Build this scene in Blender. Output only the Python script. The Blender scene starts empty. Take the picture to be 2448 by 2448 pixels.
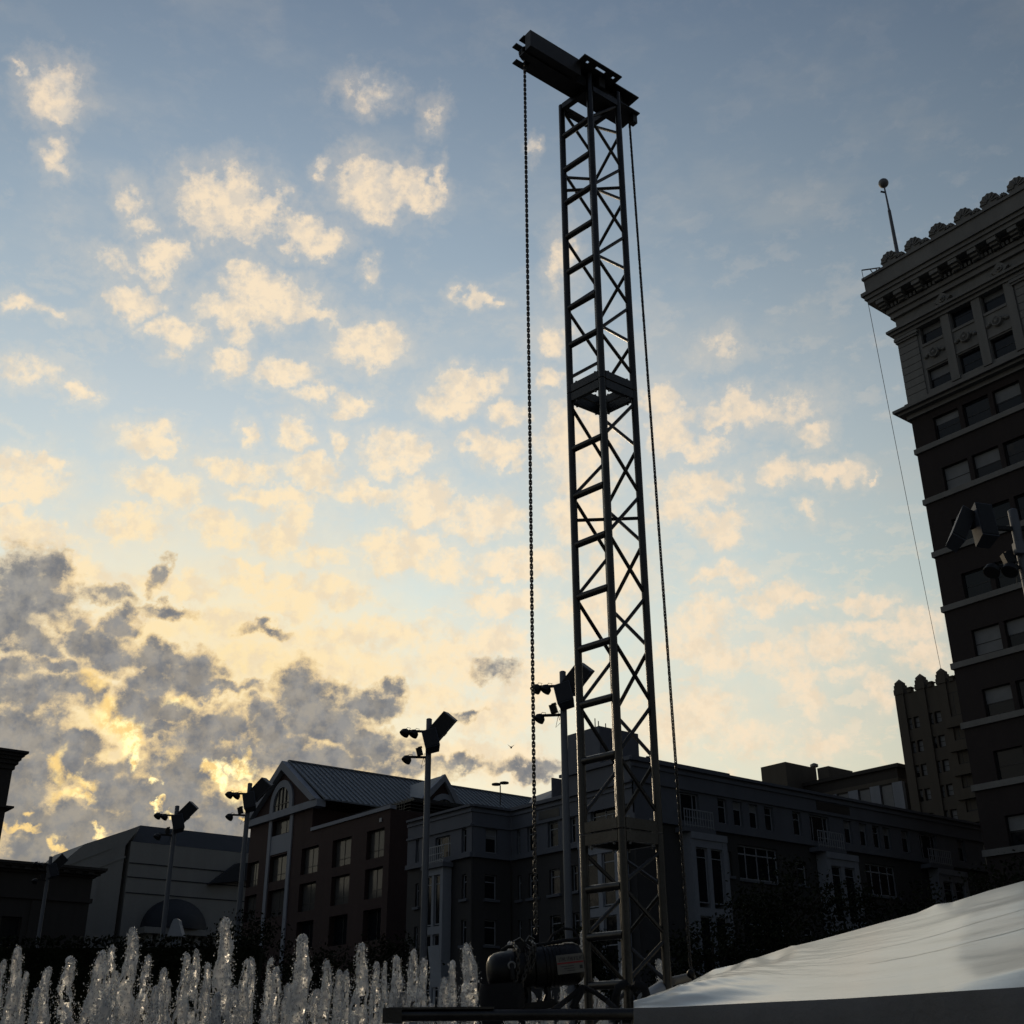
import bpy, math, random
import numpy as np
from mathutils import Vector, Matrix

random.seed(7)
rng = np.random.default_rng(7)
S = bpy.context.scene
COL = S.collection
R = math.radians

# ------------------------------------------------------------------ camera
F, CX, CY = 2800.0, 1224.0, 1224.0            # focal length and centre in pixels of the square frame
EYE = np.array([0.0, 0.0, 0.7])               # photographer sits low on the plaza
PITCH, ROLL = R(25.002), R(0.3245)
_f = np.array([0, math.cos(PITCH), math.sin(PITCH)])
_r = np.array([1.0, 0, 0])
_u = np.cross(_r, _f)
RI = math.cos(ROLL) * _r - math.sin(ROLL) * _u
UI = math.sin(ROLL) * _r + math.cos(ROLL) * _u


def ray(px, py):
    return (px - CX) / F * RI + (CY - py) / F * UI + _f


def at(px, py, Y):                            # point of the place at ground distance Y
    d = ray(px, py)
    return EYE + d * (Y / d[1])


def atz(px, py, z):                           # point of the place at height z
    d = ray(px, py)
    return EYE + d * ((z - EYE[2]) / d[2])


cam = bpy.data.cameras.new('camera')
cam.sensor_width = 36.0
cam.lens = 36.0 * F / 2448.0
cam.clip_start = 0.05
cam.clip_end = 3000
camo = bpy.data.objects.new('camera', cam)
COL.objects.link(camo)
camo.matrix_world = Matrix(((RI[0], UI[0], -_f[0], EYE[0]), (RI[1], UI[1], -_f[1], EYE[1]),
                            (RI[2], UI[2], -_f[2], EYE[2]), (0, 0, 0, 1)))
S.camera = camo

S.view_settings.view_transform = 'Standard'
S.view_settings.look = 'None'
S.view_settings.exposure = 0.0
S.view_settings.gamma = 1.0
S.view_settings.use_curve_mapping = False
S.render.film_transparent = False
S.cycles.max_bounces = 8
S.cycles.diffuse_bounces = 3
S.cycles.glossy_bounces = 4
S.cycles.transmission_bounces = 8
S.cycles.caustics_reflective = False
S.cycles.caustics_refractive = False
S.cycles.sample_clamp_indirect = 4.0
S.cycles.use_adaptive_sampling = True
S.cycles.adaptive_threshold = 0.012
S.cycles.adaptive_min_samples = 16

# ------------------------------------------------------------------ sun (low, veiled by cloud)
SUN_PX = (440, 1868)


def azel(px, py):
    d = ray(px, py)
    d = d / np.linalg.norm(d)
    return math.degrees(math.atan2(d[0], d[1])), math.degrees(math.asin(d[2]))


SAZ, SEL = azel(*SUN_PX)
SDIR = ray(*SUN_PX)
SDIR = SDIR / np.linalg.norm(SDIR)
sl = bpy.data.lights.new('sun', 'SUN')
sl.energy = 0.6
sl.angle = R(11)
sl.color = (1.0, 0.80, 0.55)
slo = bpy.data.objects.new('sun', sl)
COL.objects.link(slo)
slo.rotation_euler = Vector(SDIR).to_track_quat('Z', 'Y').to_euler()
slo.location = (-20, 60, 40)


# ------------------------------------------------------------------ sky
def srgb(r, g, b):
    f = lambda c: (c / 255 / 12.92) if c <= 10.31 else ((c / 255 + 0.055) / 1.055) ** 2.4
    return (f(r), f(g), f(b))


W = bpy.data.worlds.new('World')
S.world = W
W.use_nodes = True
NT = W.node_tree
NT.nodes.clear()


class G:
    """small helper for node graphs"""

    def __init__(s, nt):
        s.nt = nt

    def new(s, t, **k):
        n = s.nt.nodes.new(t)
        for a, b in k.items():
            setattr(n, a, b)
        return n

    def put(s, sock, v):
        if hasattr(v, 'is_output'):
            s.nt.links.new(v, sock)
        else:
            sock.default_value = v

    def m(s, op, a, b=0.0, c=0.0, clamp=False):
        n = s.new('ShaderNodeMath', operation=op)
        n.use_clamp = clamp
        s.put(n.inputs[0], a)
        s.put(n.inputs[1], b)
        if len(n.inputs) > 2:
            s.put(n.inputs[2], c)
        return n.outputs[0]

    def v(s, op, a, b=(0, 0, 0), c=(0, 0, 0), out=0):
        n = s.new('ShaderNodeVectorMath', operation=op)
        s.put(n.inputs[0], a)
        s.put(n.inputs[1], b)
        if op == 'MULTIPLY_ADD':
            s.put(n.inputs[2], c)
        return n.outputs['Value'] if op in ('LENGTH', 'DOT_PRODUCT') else n.outputs['Vector']

    def scale(s, a, k):
        n = s.new('ShaderNodeVectorMath', operation='SCALE')
        s.put(n.inputs[0], a)
        s.put(n.inputs['Scale'], k)
        return n.outputs['Vector']

    def mix(s, f, a, b, mode='MIX'):
        n = s.new('ShaderNodeMix', data_type='RGBA', blend_type=mode)
        s.put(n.inputs['Factor'], f)
        for key, val in (('A', a), ('B', b)):
            sock = [i for i in n.inputs if i.name == key and i.type == 'RGBA'][0]
            if isinstance(val, tuple) and len(val) == 3:
                val = val + (1.0,)
            s.put(sock, val)
        return [o for o in n.outputs if o.type == 'RGBA'][0]

    def ss(s, x, a, b, lo=0.0, hi=1.0):         # smoothstep map a->lo, b->hi
        n = s.new('ShaderNodeMapRange', interpolation_type='SMOOTHSTEP')
        s.put(n.inputs['Value'], x)
        if a > b:
            a, b, lo, hi = b, a, hi, lo
        n.inputs['From Min'].default_value = a
        n.inputs['From Max'].default_value = b
        n.inputs['To Min'].default_value = lo
        n.inputs['To Max'].default_value = hi
        return n.outputs['Result']

    def noise(s, vec, scale, detail=3.0, rough=0.55, color=False):
        n = s.new('ShaderNodeTexNoise')
        s.put(n.inputs['Vector'], vec)
        n.inputs['Scale'].default_value = scale
        n.inputs['Detail'].default_value = detail
        n.inputs['Roughness'].default_value = rough
        return n.outputs['Color'] if color else n.outputs['Fac']

    def ramp(s, x, stops):
        n = s.new('ShaderNodeValToRGB')
        s.put(n.inputs['Fac'], x)
        e = n.color_ramp.elements
        while len(e) > 1:
            e.remove(e[-1])
        e[0].position, e[0].color = stops[0][0], tuple(stops[0][1]) + (1,)
        for p, c in stops[1:]:
            q = e.new(p)
            q.color = tuple(c) + (1,)
        return n.outputs['Color']
SKY_K = 0.1
K = 2448.0 / 1932.0
# cumulus patches: centre x, y, half width, half height in the photograph (1932 px wide), strength
BRIGHT = [
    (105, 168, 46, 42, .62), (122, 195, 26, 26, .6), (40, 130, 22, 12, .25), (98, 292, 20, 30, .55), (110, 312, 26, 14, .5), (245, 368, 24, 26, .35),
    (262, 425, 24, 22, .42), (420, 372, 62, 44, .95), (440, 415, 62, 34, 1), (385, 400, 34, 46, .85), (518, 380, 26, 18, .7), (490, 405, 30, 26, .8),
    (690, 345, 46, 36, .9), (735, 350, 50, 34, .75), (712, 390, 34, 26, 1), (795, 365, 30, 30, .85), (800, 395, 16, 16, .6), (834, 345, 8, 22, .45),
    (585, 445, 44, 28, .95), (600, 462, 26, 16, .95), (310, 494, 34, 22, .85), (335, 485, 14, 12, .4), (520, 560, 60, 30, 1), (470, 545, 40, 34, .85),
    (455, 590, 58, 22, 1), (575, 588, 50, 17, .9), (455, 520, 26, 14, .5), (445, 625, 22, 26, .45), (695, 628, 48, 24, .95), (690, 660, 46, 26, 1), (722, 645, 26, 30, .85),
    (250, 578, 40, 28, .85), (215, 570, 20, 14, .4), (335, 632, 36, 28, .9), (300, 640, 40, 14, .4), (40, 573, 26, 14, .6), (100, 585, 40, 14, .25),
    (437, 685, 28, 20, .85), (415, 670, 14, 14, .6), (545, 700, 44, 20, .9), (510, 715, 26, 14, .6), (590, 745, 26, 14, .6), (670, 763, 30, 14, .75), (650, 775, 18, 10, .6),
    (870, 730, 40, 22, .8), (850, 758, 42, 22, 1), (915, 725, 30, 20, .6), (900, 565, 34, 12, .65), (935, 560, 14, 8, .5), (145, 745, 22, 14, .6), (60, 700, 70, 24, .25),
    (280, 832, 48, 22, .85), (315, 848, 26, 14, .7), (470, 815, 12, 20, .75), (560, 822, 24, 22, .85), (640, 838, 15, 22, .85), (755, 850, 52, 22, .95), (740, 875, 36, 18, .9), (800, 850, 18, 14, .7),
    (940, 845, 34, 22, .85), (895, 840, 26, 14, .75), (955, 870, 20, 16, .8), (40, 880, 56, 24, .95), (60, 915, 46, 26, 1), (98, 860, 16, 16, .7), (20, 930, 40, 20, .9),
    (300, 915, 54, 22, .95), (330, 940, 30, 26, .95), (440, 882, 56, 16, .85), (585, 888, 40, 22, .9), (600, 912, 24, 14, .8), (690, 925, 40, 18, .8), (520, 935, 60, 16, .75),
    (800, 940, 44, 28, 1), (835, 960, 40, 24, .95), (790, 975, 36, 16, .9), (258, 992, 52, 26, 1), (405, 985, 34, 20, .95), (420, 1010, 44, 18, .9), (520, 1010, 34, 24, 1), (560, 980, 26, 26, .85),
    (930, 975, 50, 26, .6), (740, 1030, 60, 26, .95), (755, 1060, 50, 20, .95), (800, 1030, 30, 16, .85), (985, 1065, 70, 24, 1), (960, 1085, 50, 14, .9), (60, 1010, 70, 18, .9), (20, 990, 30, 30, .9),
    (150, 1080, 60, 24, .8), (310, 1095, 70, 16, .95), (350, 1115, 60, 12, .9), (510, 1098, 74, 16, .95), (470, 1070, 34, 10, .7), (590, 1130, 90, 16, 1), (640, 1110, 40, 22, .95), (545, 1150, 50, 12, .9),
    (940, 1138, 54, 17, .95), (750, 1190, 70, 22, .6), (640, 1200, 110, 20, .85), (500, 1190, 80, 18, .7), (560, 1250, 140, 26, .8), (860, 1240, 60, 40, .7), (930, 1210, 60, 30, .75), (1010, 1290, 60, 40, .6),
    (700, 1260, 90, 26, .6), (820, 1320, 70, 26, .6), (940, 1350, 70, 34, .65), (960, 1440, 60, 26, .7), (880, 1420, 60, 20, .6), (240, 1180, 120, 20, .6), (400, 1170, 90, 18, .75),
    (1040, 720, 26, 20, .7), (960, 778, 22, 18, .75), (1040, 640, 30, 22, .6), (1060, 490, 22, 40, .45), (1090, 830, 60, 50, .8), (1100, 910, 50, 26, .6), (1100, 985, 50, 40, .8), (1120, 1150, 60, 26, .6),
    (1160, 1080, 50, 40, .45), (1262, 815, 36, 34, .8), (1250, 760, 40, 20, .5), (1310, 845, 50, 16, .55), (1390, 775, 56, 26, .6), (1350, 800, 30, 14, .45), (1320, 918, 56, 26, .8), (1350, 985, 46, 20, .85), (1370, 1010, 26, 20, .85),
    (1270, 965, 36, 30, .7), (1475, 892, 40, 18, .92), (1560, 892, 30, 14, .9), (1605, 894, 26, 15, .92), (1658, 892, 8, 6, .7), (1535, 815, 26, 18, .4), (1525, 965, 14, 14, .5), (1360, 660, 40, 20, .18), (1480, 770, 60, 30, .2),
    (1345, 1085, 32, 16, .65), (1390, 1095, 30, 14, .6), (1460, 1130, 44, 20, .7), (1510, 1140, 36, 14, .65), (1630, 1140, 44, 16, .75), (1570, 1215, 40, 24, .6), (1340, 1160, 50, 26, .55), (1480, 1240, 40, 40, .4),
    (1300, 1230, 60, 26, .6), (1350, 1250, 50, 20, .6), (1430, 1230, 22, 20, .65), (1650, 1190, 50, 16, .5), (1720, 1180, 50, 26, .7), (1740, 1230, 36, 20, .6), (1520, 1300, 26, 44, .55), (1320, 1340, 60, 36, .55),
    (1400, 1390, 60, 26, .45), (1270, 1370, 60, 40, .45), (1600, 1270, 36, 16, .4), (1660, 1310, 20, 30, .5), (1560, 1400, 50, 20, .35), (1310, 1190, 50, 30, .5), (700, 175, 46, 26, .12), (820, 215, 20, 30, .12), (1010, 275, 10, 16, .3),
    (700, 515, 14, 18, .45), (600, 315, 12, 14, .4), (300, 530, 30, 16, .3), (240, 500, 60, 20, .14), (840, 1070, 40, 20, .5), (600, 1050, 50, 14, .5), (880, 1000, 40, 16, .5),
]
DARK = [
    (40, 1110, 58, 56, 1), (95, 1085, 26, 34, .85), (15, 1170, 60, 46, 1), (100, 1130, 40, 36, .95), (205, 1120, 40, 14, .3), (300, 1085, 14, 26, .5), (310, 1155, 40, 14, .5), (150, 1205, 22, 40, .9), (195, 1225, 46, 30, 1), (230, 1180, 20, 24, .8),
    (20, 1270, 40, 30, .8), (95, 1255, 46, 18, .7), (60, 1320, 60, 30, .95), (140, 1305, 46, 24, .9), (280, 1225, 26, 18, .85), (300, 1245, 46, 16, .85), (290, 1280, 34, 26, .9), (360, 1275, 44, 30, 1), (260, 1340, 40, 36, .9), (330, 1345, 44, 24, .9),
    (40, 1390, 80, 44, 1), (140, 1420, 40, 30, .95), (90, 1450, 90, 30, .9), (300, 1380, 40, 18, .9), (375, 1390, 30, 40, .95), (420, 1365, 44, 26, .9), (400, 1430, 70, 36, .95), (350, 1450, 56, 60, 1), (480, 1345, 26, 20, .55), (500, 1380, 40, 30, .9),
    (540, 1410, 50, 40, .85), (560, 1300, 34, 40, .9), (600, 1300, 40, 22, 1), (590, 1345, 40, 40, .75), (620, 1385, 56, 20, .8), (470, 1430, 40, 24, .85), (510, 1190, 36, 10, .3), (590, 1360, 60, 30, .7), (690, 1335, 40, 24, .8), (720, 1335, 24, 24, .85), (650, 1380, 44, 30, .75),
    (700, 1410, 60, 24, .75), (740, 1300, 20, 16, .55), (780, 1450, 60, 20, .45), (620, 1445, 100, 26, .7), (220, 1500, 80, 40, 1), (200, 1480, 60, 24, 1), (330, 1510, 60, 40, 1), (100, 1560, 140, 50, 1), (300, 1570, 160, 40, 1), (430, 1540, 70, 40, .95), (20, 1500, 60, 60, .95),
    (150, 1620, 200, 60, 1), (430, 1600, 100, 60, 1), (190, 1450, 50, 16, .6), (60, 1210, 50, 24, .7), (840, 1440, 70, 12, .35), (1015, 1450, 60, 12, .35), (880, 1345, 26, 8, .3), (930, 1260, 30, 14, .2), (430, 1300, 60, 12, .5), (250, 1450, 26, 26, .5),
]
HOT = [  # torn gaps where the light comes straight through
    (418, 1455, 18, 14, 1), (424, 1470, 8, 18, 1), (395, 1448, 14, 10, .8), (450, 1440, 20, 14, .6), (291, 1478, 6, 6, 1), (235, 1380, 26, 22, .8), (250, 1412, 22, 18, .9), (262, 1438, 10, 14, .9), (200, 1350, 24, 26, .55), (170, 1285, 30, 20, .35),
    (150, 1470, 20, 10, .6), (110, 1445, 14, 26, .6), (135, 1500, 26, 9, .7), (178, 1577, 13, 6, .9), (300, 1520, 10, 4, .7), (330, 1536, 12, 4, .8), (455, 1555, 9, 5, .7), (482, 1560, 6, 5, .6), (60, 1530, 10, 6, .5), (40, 1565, 34, 5, .6), (60, 1560, 24, 4, .5),
    (100, 1605, 8, 14, .9), (110, 1620, 10, 8, .9), (450, 1500, 20, 20, .5), (340, 1320, 34, 12, .3), (470, 1490, 16, 30, .7),
]
g = G(NT)
D = g.new('ShaderNodeTexCoord').outputs['Generated']
D = g.v('NORMALIZE', D)
sp = g.new('ShaderNodeSeparateXYZ')
g.put(sp.inputs[0], D)
X, Y, Z = sp.outputs
AZ = g.m('MULTIPLY', g.m('ARCTAN2', X, Y), 57.29578)
EL = g.m('MULTIPLY', g.m('ARCSINE', Z), 57.29578)
cmb = g.new('ShaderNodeCombineXYZ')
g.put(cmb.inputs[0], AZ)
g.put(cmb.inputs[1], EL)
P = cmb.outputs[0]
n1 = g.noise(D, 34.0, 2.0, 0.55, True)
n2 = g.noise(D, 120.0, 5.0, 0.62, True)
warp = g.v('ADD', g.scale(g.v('SUBTRACT', n1, (.5, .5, .5)), 2.2), g.scale(g.v('SUBTRACT', n2, (.5, .5, .5)), 1.0))
PW = g.v('ADD', P, g.v('MULTIPLY', warp, (1, 1, 0)))
fine = g.noise(D, 150.0, 6.0, 0.62)
bump = g.noise(D, 55.0, 4.0, 0.58)


def blobs(lst, grow=1.0):
    acc = None
    for (x, y, w, h, k) in lst:
        a, e = azel(x * K, y * K)
        a2, _ = azel((x + w) * K, y * K)
        _, e2 = azel(x * K, (y - h) * K)
        sx, sy = 1 / (abs(a2 - a) * grow), 1 / (abs(e2 - e) * grow)
        r = g.v('LENGTH', g.v('MULTIPLY_ADD', PW, (sx, sy, 0), (-a * sx, -e * sy, (1 - k) * 0.95)))
        acc = r if acc is None else g.m('SMOOTH_MIN', acc, r, 0.18)
    return acc


ang = g.m('MULTIPLY', g.m('ARCCOSINE', g.v('DOT_PRODUCT', D, tuple(SDIR))), 57.29578)
# clear sky: the Nishita sky, veiled by thin high haze that pales towards the horizon
sky = g.new('ShaderNodeTexSky', sky_type='NISHITA')
sky.sun_disc = False
sky.sun_elevation = R(SEL)
sky.sun_rotation = R(SAZ)
sky.dust_density = 1.6
nish = g.scale(sky.outputs[0], SKY_K)
t = g.m('DIVIDE', EL, 60.0, clamp=True)
veil = g.ramp(t, [(0.0, srgb(224, 206, 166)), (0.10, srgb(222, 210, 178)), (0.20, srgb(214, 212, 190)), (0.33, srgb(197, 209, 204)),
                  (0.48, srgb(174, 188, 195)), (0.62, srgb(145, 163, 178)), (0.80, srgb(122, 141, 163)), (1.0, srgb(106, 125, 151))])
_w = lambda v: (v, v, v)
dim = g.ramp(g.m('DIVIDE', ang, 120.0, clamp=True), [(0.0, _w(1.2)), (0.14, _w(1.17)), (0.235, _w(1.10)), (0.31, _w(0.88)), (0.42, (.55, .57, .60)), (0.5, (.43, .46, .50)), (0.75, (.27, .30, .36)), (1.0, (.18, .21, .27))])
base = g.mix(1.0, g.mix(0.93, nish, veil), dim, 'MULTIPLY')
glow = g.ss(ang, 16, 1)
base = g.mix(g.m('MULTIPLY', glow, 0.85), base, srgb(255, 226, 168))
# thin streaks of veil
cir = g.noise(g.v('MULTIPLY', D, (1, 1, 2.2)), 9.0, 5.0, 0.6)
base = g.mix(g.m('MULTIPLY', g.ss(cir, 0.46, 0.72), g.ss(EL, 60, 20, 0.10, 0.22)), base, g.mix(1.0, dim, srgb(206, 200, 188), 'MULTIPLY'))
# cumulus in view, and the same kind of cloud carried on round the rest of the sky
wis = g.noise(D, 85.0, 5.0, 0.66)
rb = g.m('ADD', blobs(BRIGHT, 1.38), g.m('ADD', g.m('MULTIPLY', g.m('SUBTRACT', fine, 0.5), 1.0), g.m('MULTIPLY', g.m('SUBTRACT', wis, 0.5), 0.9)))
rb = g.m('SUBTRACT', rb, g.ss(EL, 36, 25, 0.0, 0.09))
db = g.m('MULTIPLY', g.ss(rb, 1.36, 0.40), g.ss(wis, 0.30, 0.52, 0.62, 1.0))
halo = g.ss(rb, 2.0, 0.9, 0.0, 0.22)
gen = g.noise(g.v('ADD', g.v('MULTIPLY', D, (1, 1, 1.9)), g.scale(g.v('SUBTRACT', n2, (.5, .5, .5)), 0.012)), 15.0, 5.0, 0.58)
low = g.noise(g.v('ADD', g.v('MULTIPLY', D, (1, 1, 2.0)), g.scale(g.v('SUBTRACT', n2, (.5, .5, .5)), 0.012)), 30.0, 5.0, 0.62)
outside = g.m('MAXIMUM', g.ss(g.m('ABSOLUTE', AZ), 30, 44), g.ss(EL, 50, 60))
dg = g.m('MULTIPLY', g.m('MULTIPLY', g.ss(gen, 0.50, 0.66), outside), 0.6)
dl = g.m('MULTIPLY', g.m('MULTIPLY', g.ss(low, 0.49, 0.62), g.ss(EL, 30, 14, 0.0, 0.68)), g.ss(ang, 40, 20, 0.62, 1.0))
dw = g.m('MULTIPLY', g.ss(low, 0.50, 0.68), g.ss(EL, 44, 26, 0.03, 0.20))
cl = g.m('MAXIMUM', g.m('MAXIMUM', g.m('MAXIMUM', db, halo), dg), g.m('MAXIMUM', dl, dw))
lit = g.ramp(g.m('DIVIDE', ang, 50.0, clamp=True), [(0.0, srgb(255, 226, 152)), (0.16, srgb(255, 231, 184)), (0.36, srgb(254, 233, 200)), (0.72, srgb(242, 221, 194)), (1.0, srgb(212, 200, 190))])
lit = g.mix(1.0, lit, g.ss(ang, 55, 118, 1.0, 0.24), 'MULTIPLY')
shade = g.mix(1.0, g.ramp(g.m('DIVIDE', EL, 50.0, clamp=True), [(0.0, srgb(232, 206, 170)), (0.45, srgb(226, 212, 190)), (1.0, srgb(180, 186, 192))]), g.ss(ang, 55, 118, 1.0, 0.24), 'MULTIPLY')
body = g.mix(g.m('MULTIPLY', g.ss(bump, 0.44, 0.64), 0.55), lit, shade)
col = g.mix(g.m('MULTIPLY', cl, 0.95), base, body)
# grey undersides round the hidden sun
rd = g.m('ADD', g.m('ADD', blobs(DARK, 1.16), g.m('MULTIPLY', g.m('SUBTRACT', low, 0.5), 1.6)), g.m('ADD', g.m('MULTIPLY', g.m('SUBTRACT', fine, 0.5), 0.7), g.m('MULTIPLY', g.m('SUBTRACT', wis, 0.5), 0.7)))
dd = g.ss(rd, 1.62, 0.58)
dark = g.mix(g.ss(bump, 0.36, 0.64), srgb(117, 120, 126), srgb(147, 146, 145))
dark = g.mix(g.ss(EL, 14, 7, 0.0, 0.5), dark, srgb(136, 136, 134))
dark = g.mix(g.ss(rd, 0.70, 1.40, 0.0, 0.62), dark, srgb(214, 190, 162))
rim = g.m('MULTIPLY', g.m('MULTIPLY', g.ss(rd, 1.6, 1.05), g.ss(ang, 22, 6)), 0.6)
col = g.mix(rim, col, srgb(255, 217, 142))
col = g.mix(g.m('MULTIPLY', dd, g.ss(wis, 0.36, 0.60, 0.98, 0.88)), col, dark)
rh = g.m('ADD', blobs(HOT, 1.5), g.m('MULTIPLY', g.m('SUBTRACT', fine, 0.5), 1.1))
hot = g.ss(rh, 1.25, 0.35)
hotc = g.mix(g.m('MULTIPLY', g.ss(ang, 8, 1), g.ss(wis, 0.40, 0.62)), srgb(255, 216, 140), (1.6, 1.35, 0.70, 1.0))
col = g.mix(g.m('MULTIPLY', hot, 0.95), col, hotc)
# under the horizon: dull ground light
col = g.mix(g.ss(EL, 0.0, -2.0), col, srgb(60, 58, 56))
bg = g.new('ShaderNodeBackground')
g.put(bg.inputs['Color'], g.scale(col, 10.0))
bg.inputs['Strength'].default_value = 0.1
wo = g.new('ShaderNodeOutputWorld')
NT.links.new(bg.outputs[0], wo.inputs['Surface'])
W.cycles.sampling_method = 'MANUAL'
W.cycles.sample_map_resolution = 512
# ------------------------------------------------------------------ materials (procedural)
def mat(name, col, rough=0.8, metal=0.0, var=0.25, scale=3.0, bump=0.0, bscale=40.0, streak=False, spec=0.5):
    m = bpy.data.materials.new(name)
    m.use_nodes = True
    nt = m.node_tree
    b = nt.nodes['Principled BSDF']
    q = G(nt)
    tc = q.new('ShaderNodeTexCoord').outputs['Object']
    vec = q.v('MULTIPLY', tc, (1, 1, 0.12)) if streak else tc
    n = q.noise(vec, scale, 5.0, 0.62)
    n2_ = q.noise(tc, scale * 9.0, 3.0, 0.6)
    k = q.m('ADD', q.m('MULTIPLY', q.m('SUBTRACT', n, 0.5), 2.2 * var), q.m('MULTIPLY', q.m('SUBTRACT', n2_, 0.5), var))
    c = q.mix(1.0, tuple(col) + (1,), q.m('ADD', k, 1.0), 'MULTIPLY')
    nt.links.new(c, b.inputs['Base Color'])
    b.inputs['Metallic'].default_value = metal
    b.inputs['Specular IOR Level'].default_value = spec
    q.put(b.inputs['Roughness'], q.m('ADD', q.m('MULTIPLY', q.m('SUBTRACT', n2_, 0.5), 0.3), rough, clamp=True))
    if bump:
        bp = q.new('ShaderNodeBump')
        bp.inputs['Strength'].default_value = bump
        bp.inputs['Distance'].default_value = 0.02
        q.put(bp.inputs['Height'], q.noise(tc, bscale, 4.0, 0.6))
        nt.links.new(bp.outputs[0], b.inputs['Normal'])
    return m


M = {}
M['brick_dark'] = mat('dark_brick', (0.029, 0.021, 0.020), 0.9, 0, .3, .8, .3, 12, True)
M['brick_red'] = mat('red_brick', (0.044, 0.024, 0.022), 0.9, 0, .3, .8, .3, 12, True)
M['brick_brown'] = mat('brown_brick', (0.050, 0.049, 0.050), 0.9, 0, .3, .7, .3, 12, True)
M['stone_grey'] = mat('grey_stone', (0.20, 0.195, 0.185), 0.85, 0, .3, .9, .4, 6, True)
M['stone_light'] = mat('pale_stone', (0.25, 0.27, 0.31), 0.85, 0, .25, .8, .3, 6, True)
M['stone_tan'] = mat('tan_brick', (0.095, 0.082, 0.065), 0.9, 0, .3, .8, .3, 8, True)
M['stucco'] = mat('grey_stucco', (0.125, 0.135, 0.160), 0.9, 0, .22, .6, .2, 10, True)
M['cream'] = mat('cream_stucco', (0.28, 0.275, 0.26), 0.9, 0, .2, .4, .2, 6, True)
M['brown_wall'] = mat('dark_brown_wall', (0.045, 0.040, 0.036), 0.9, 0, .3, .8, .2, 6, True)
M['concrete'] = mat('concrete', (0.26, 0.25, 0.24), 0.9, 0, .25, 1.5, .3, 20)
M['roof_metal'] = mat('blue_grey_roof_metal', (0.15, 0.17, 0.19), 0.6, .2, .15, .5)
M['roof_dark'] = mat('dark_slate_roof', (0.020, 0.024, 0.032), 0.7, 0, .25, 1.2, .2, 8)
M['flat_roof'] = mat('flat_roof', (0.07, 0.07, 0.07), 0.95, 0, .3, 1)
M['glass'] = mat('window_glass', (0.010, 0.012, 0.016), 0.10, 0, .2, .4, spec=0.3)
M['glass_grey'] = mat('grey_pane_glass', (0.085, 0.083, 0.08), 0.12, 0, .2, .4, spec=0.3)  # diffuse grey in the base colour stands in for reflected sky
M['blind'] = mat('window_blind', (0.21, 0.215, 0.22), 0.8, 0, .2, 1.5)
M['frame_light'] = mat('pale_window_frame', (0.28, 0.30, 0.33), 0.6, 0, .15, 2)
M['frame_dark'] = mat('dark_window_frame', (0.03, 0.03, 0.032), 0.5, .3, .2, 2)
M['truss'] = mat('weathered_truss_steel', (0.062, 0.060, 0.058), 0.33, 1.0, .45, 5, .12, 60)
M['truss_dark'] = mat('dark_head_steel', (0.05, 0.048, 0.046), 0.5, .6, .4, 5, .15, 60)
M['chain'] = mat('chain_steel', (0.07, 0.065, 0.06), 0.4, .8, .4, 30)
M['black'] = mat('black_enamel', (0.006, 0.006, 0.007), 0.42, 0, .4, 8, .1, 60, spec=0.3)
M['black_cloth'] = mat('black_webbing', (0.008, 0.008, 0.010), 0.9, 0, .4, 30, .3, 200)
M['pole'] = mat('grey_pole_paint', (0.13, 0.14, 0.16), 0.55, .2, .25, 2, 0, 10, True)
M['speaker'] = mat('grey_speaker_paint', (0.055, 0.062, 0.080), 0.6, 0, .25, 3)
M['lamp'] = mat('dark_lamp_metal', (0.012, 0.012, 0.013), 0.6, .2, .3, 5)
M['lens'] = mat('lamp_lens', (0.25, 0.25, 0.25), 0.15, 0, .1, 5)
M['plate'] = mat('label_plate', (0.15, 0.14, 0.125), 0.6, 0, .25, 12)
M['red'] = mat('red_print', (0.24, 0.012, 0.016), 0.6, 0, .25, 20)
M['ink'] = mat('black_print', (0.012, 0.012, 0.012), 0.6, 0, .25, 20)
M['leaf'] = mat('dark_leaf', (0.014, 0.017, 0.008), 0.9, 0, .6, .9, spec=0.1)
M['bark'] = mat('bark', (0.035, 0.028, 0.022), 0.95, 0, .4, 4, .5, 20)
M['paving'] = mat('plaza_paving', (0.13, 0.125, 0.12), 0.8, 0, .3, .6, .2, 12)
M['asphalt'] = mat('asphalt', (0.05, 0.05, 0.05), 0.9, 0, .3, .8, .3, 30)
M['ground'] = mat('city_ground', (0.08, 0.078, 0.07), 0.95, 0, .3, .05)
M['paint'] = mat('road_paint', (0.7, 0.7, 0.68), 0.8, 0, .2, 4)
M['grey_panel'] = mat('pale_grey_panel', (0.30, 0.32, 0.35), 0.6, 0, .2, 2)
M['steel'] = mat('galvanised_steel', (0.2, 0.2, 0.2), 0.6, .5, .25, 5)
M['bird'] = mat('bird_feather', (0.02, 0.02, 0.02), 0.9)


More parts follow.
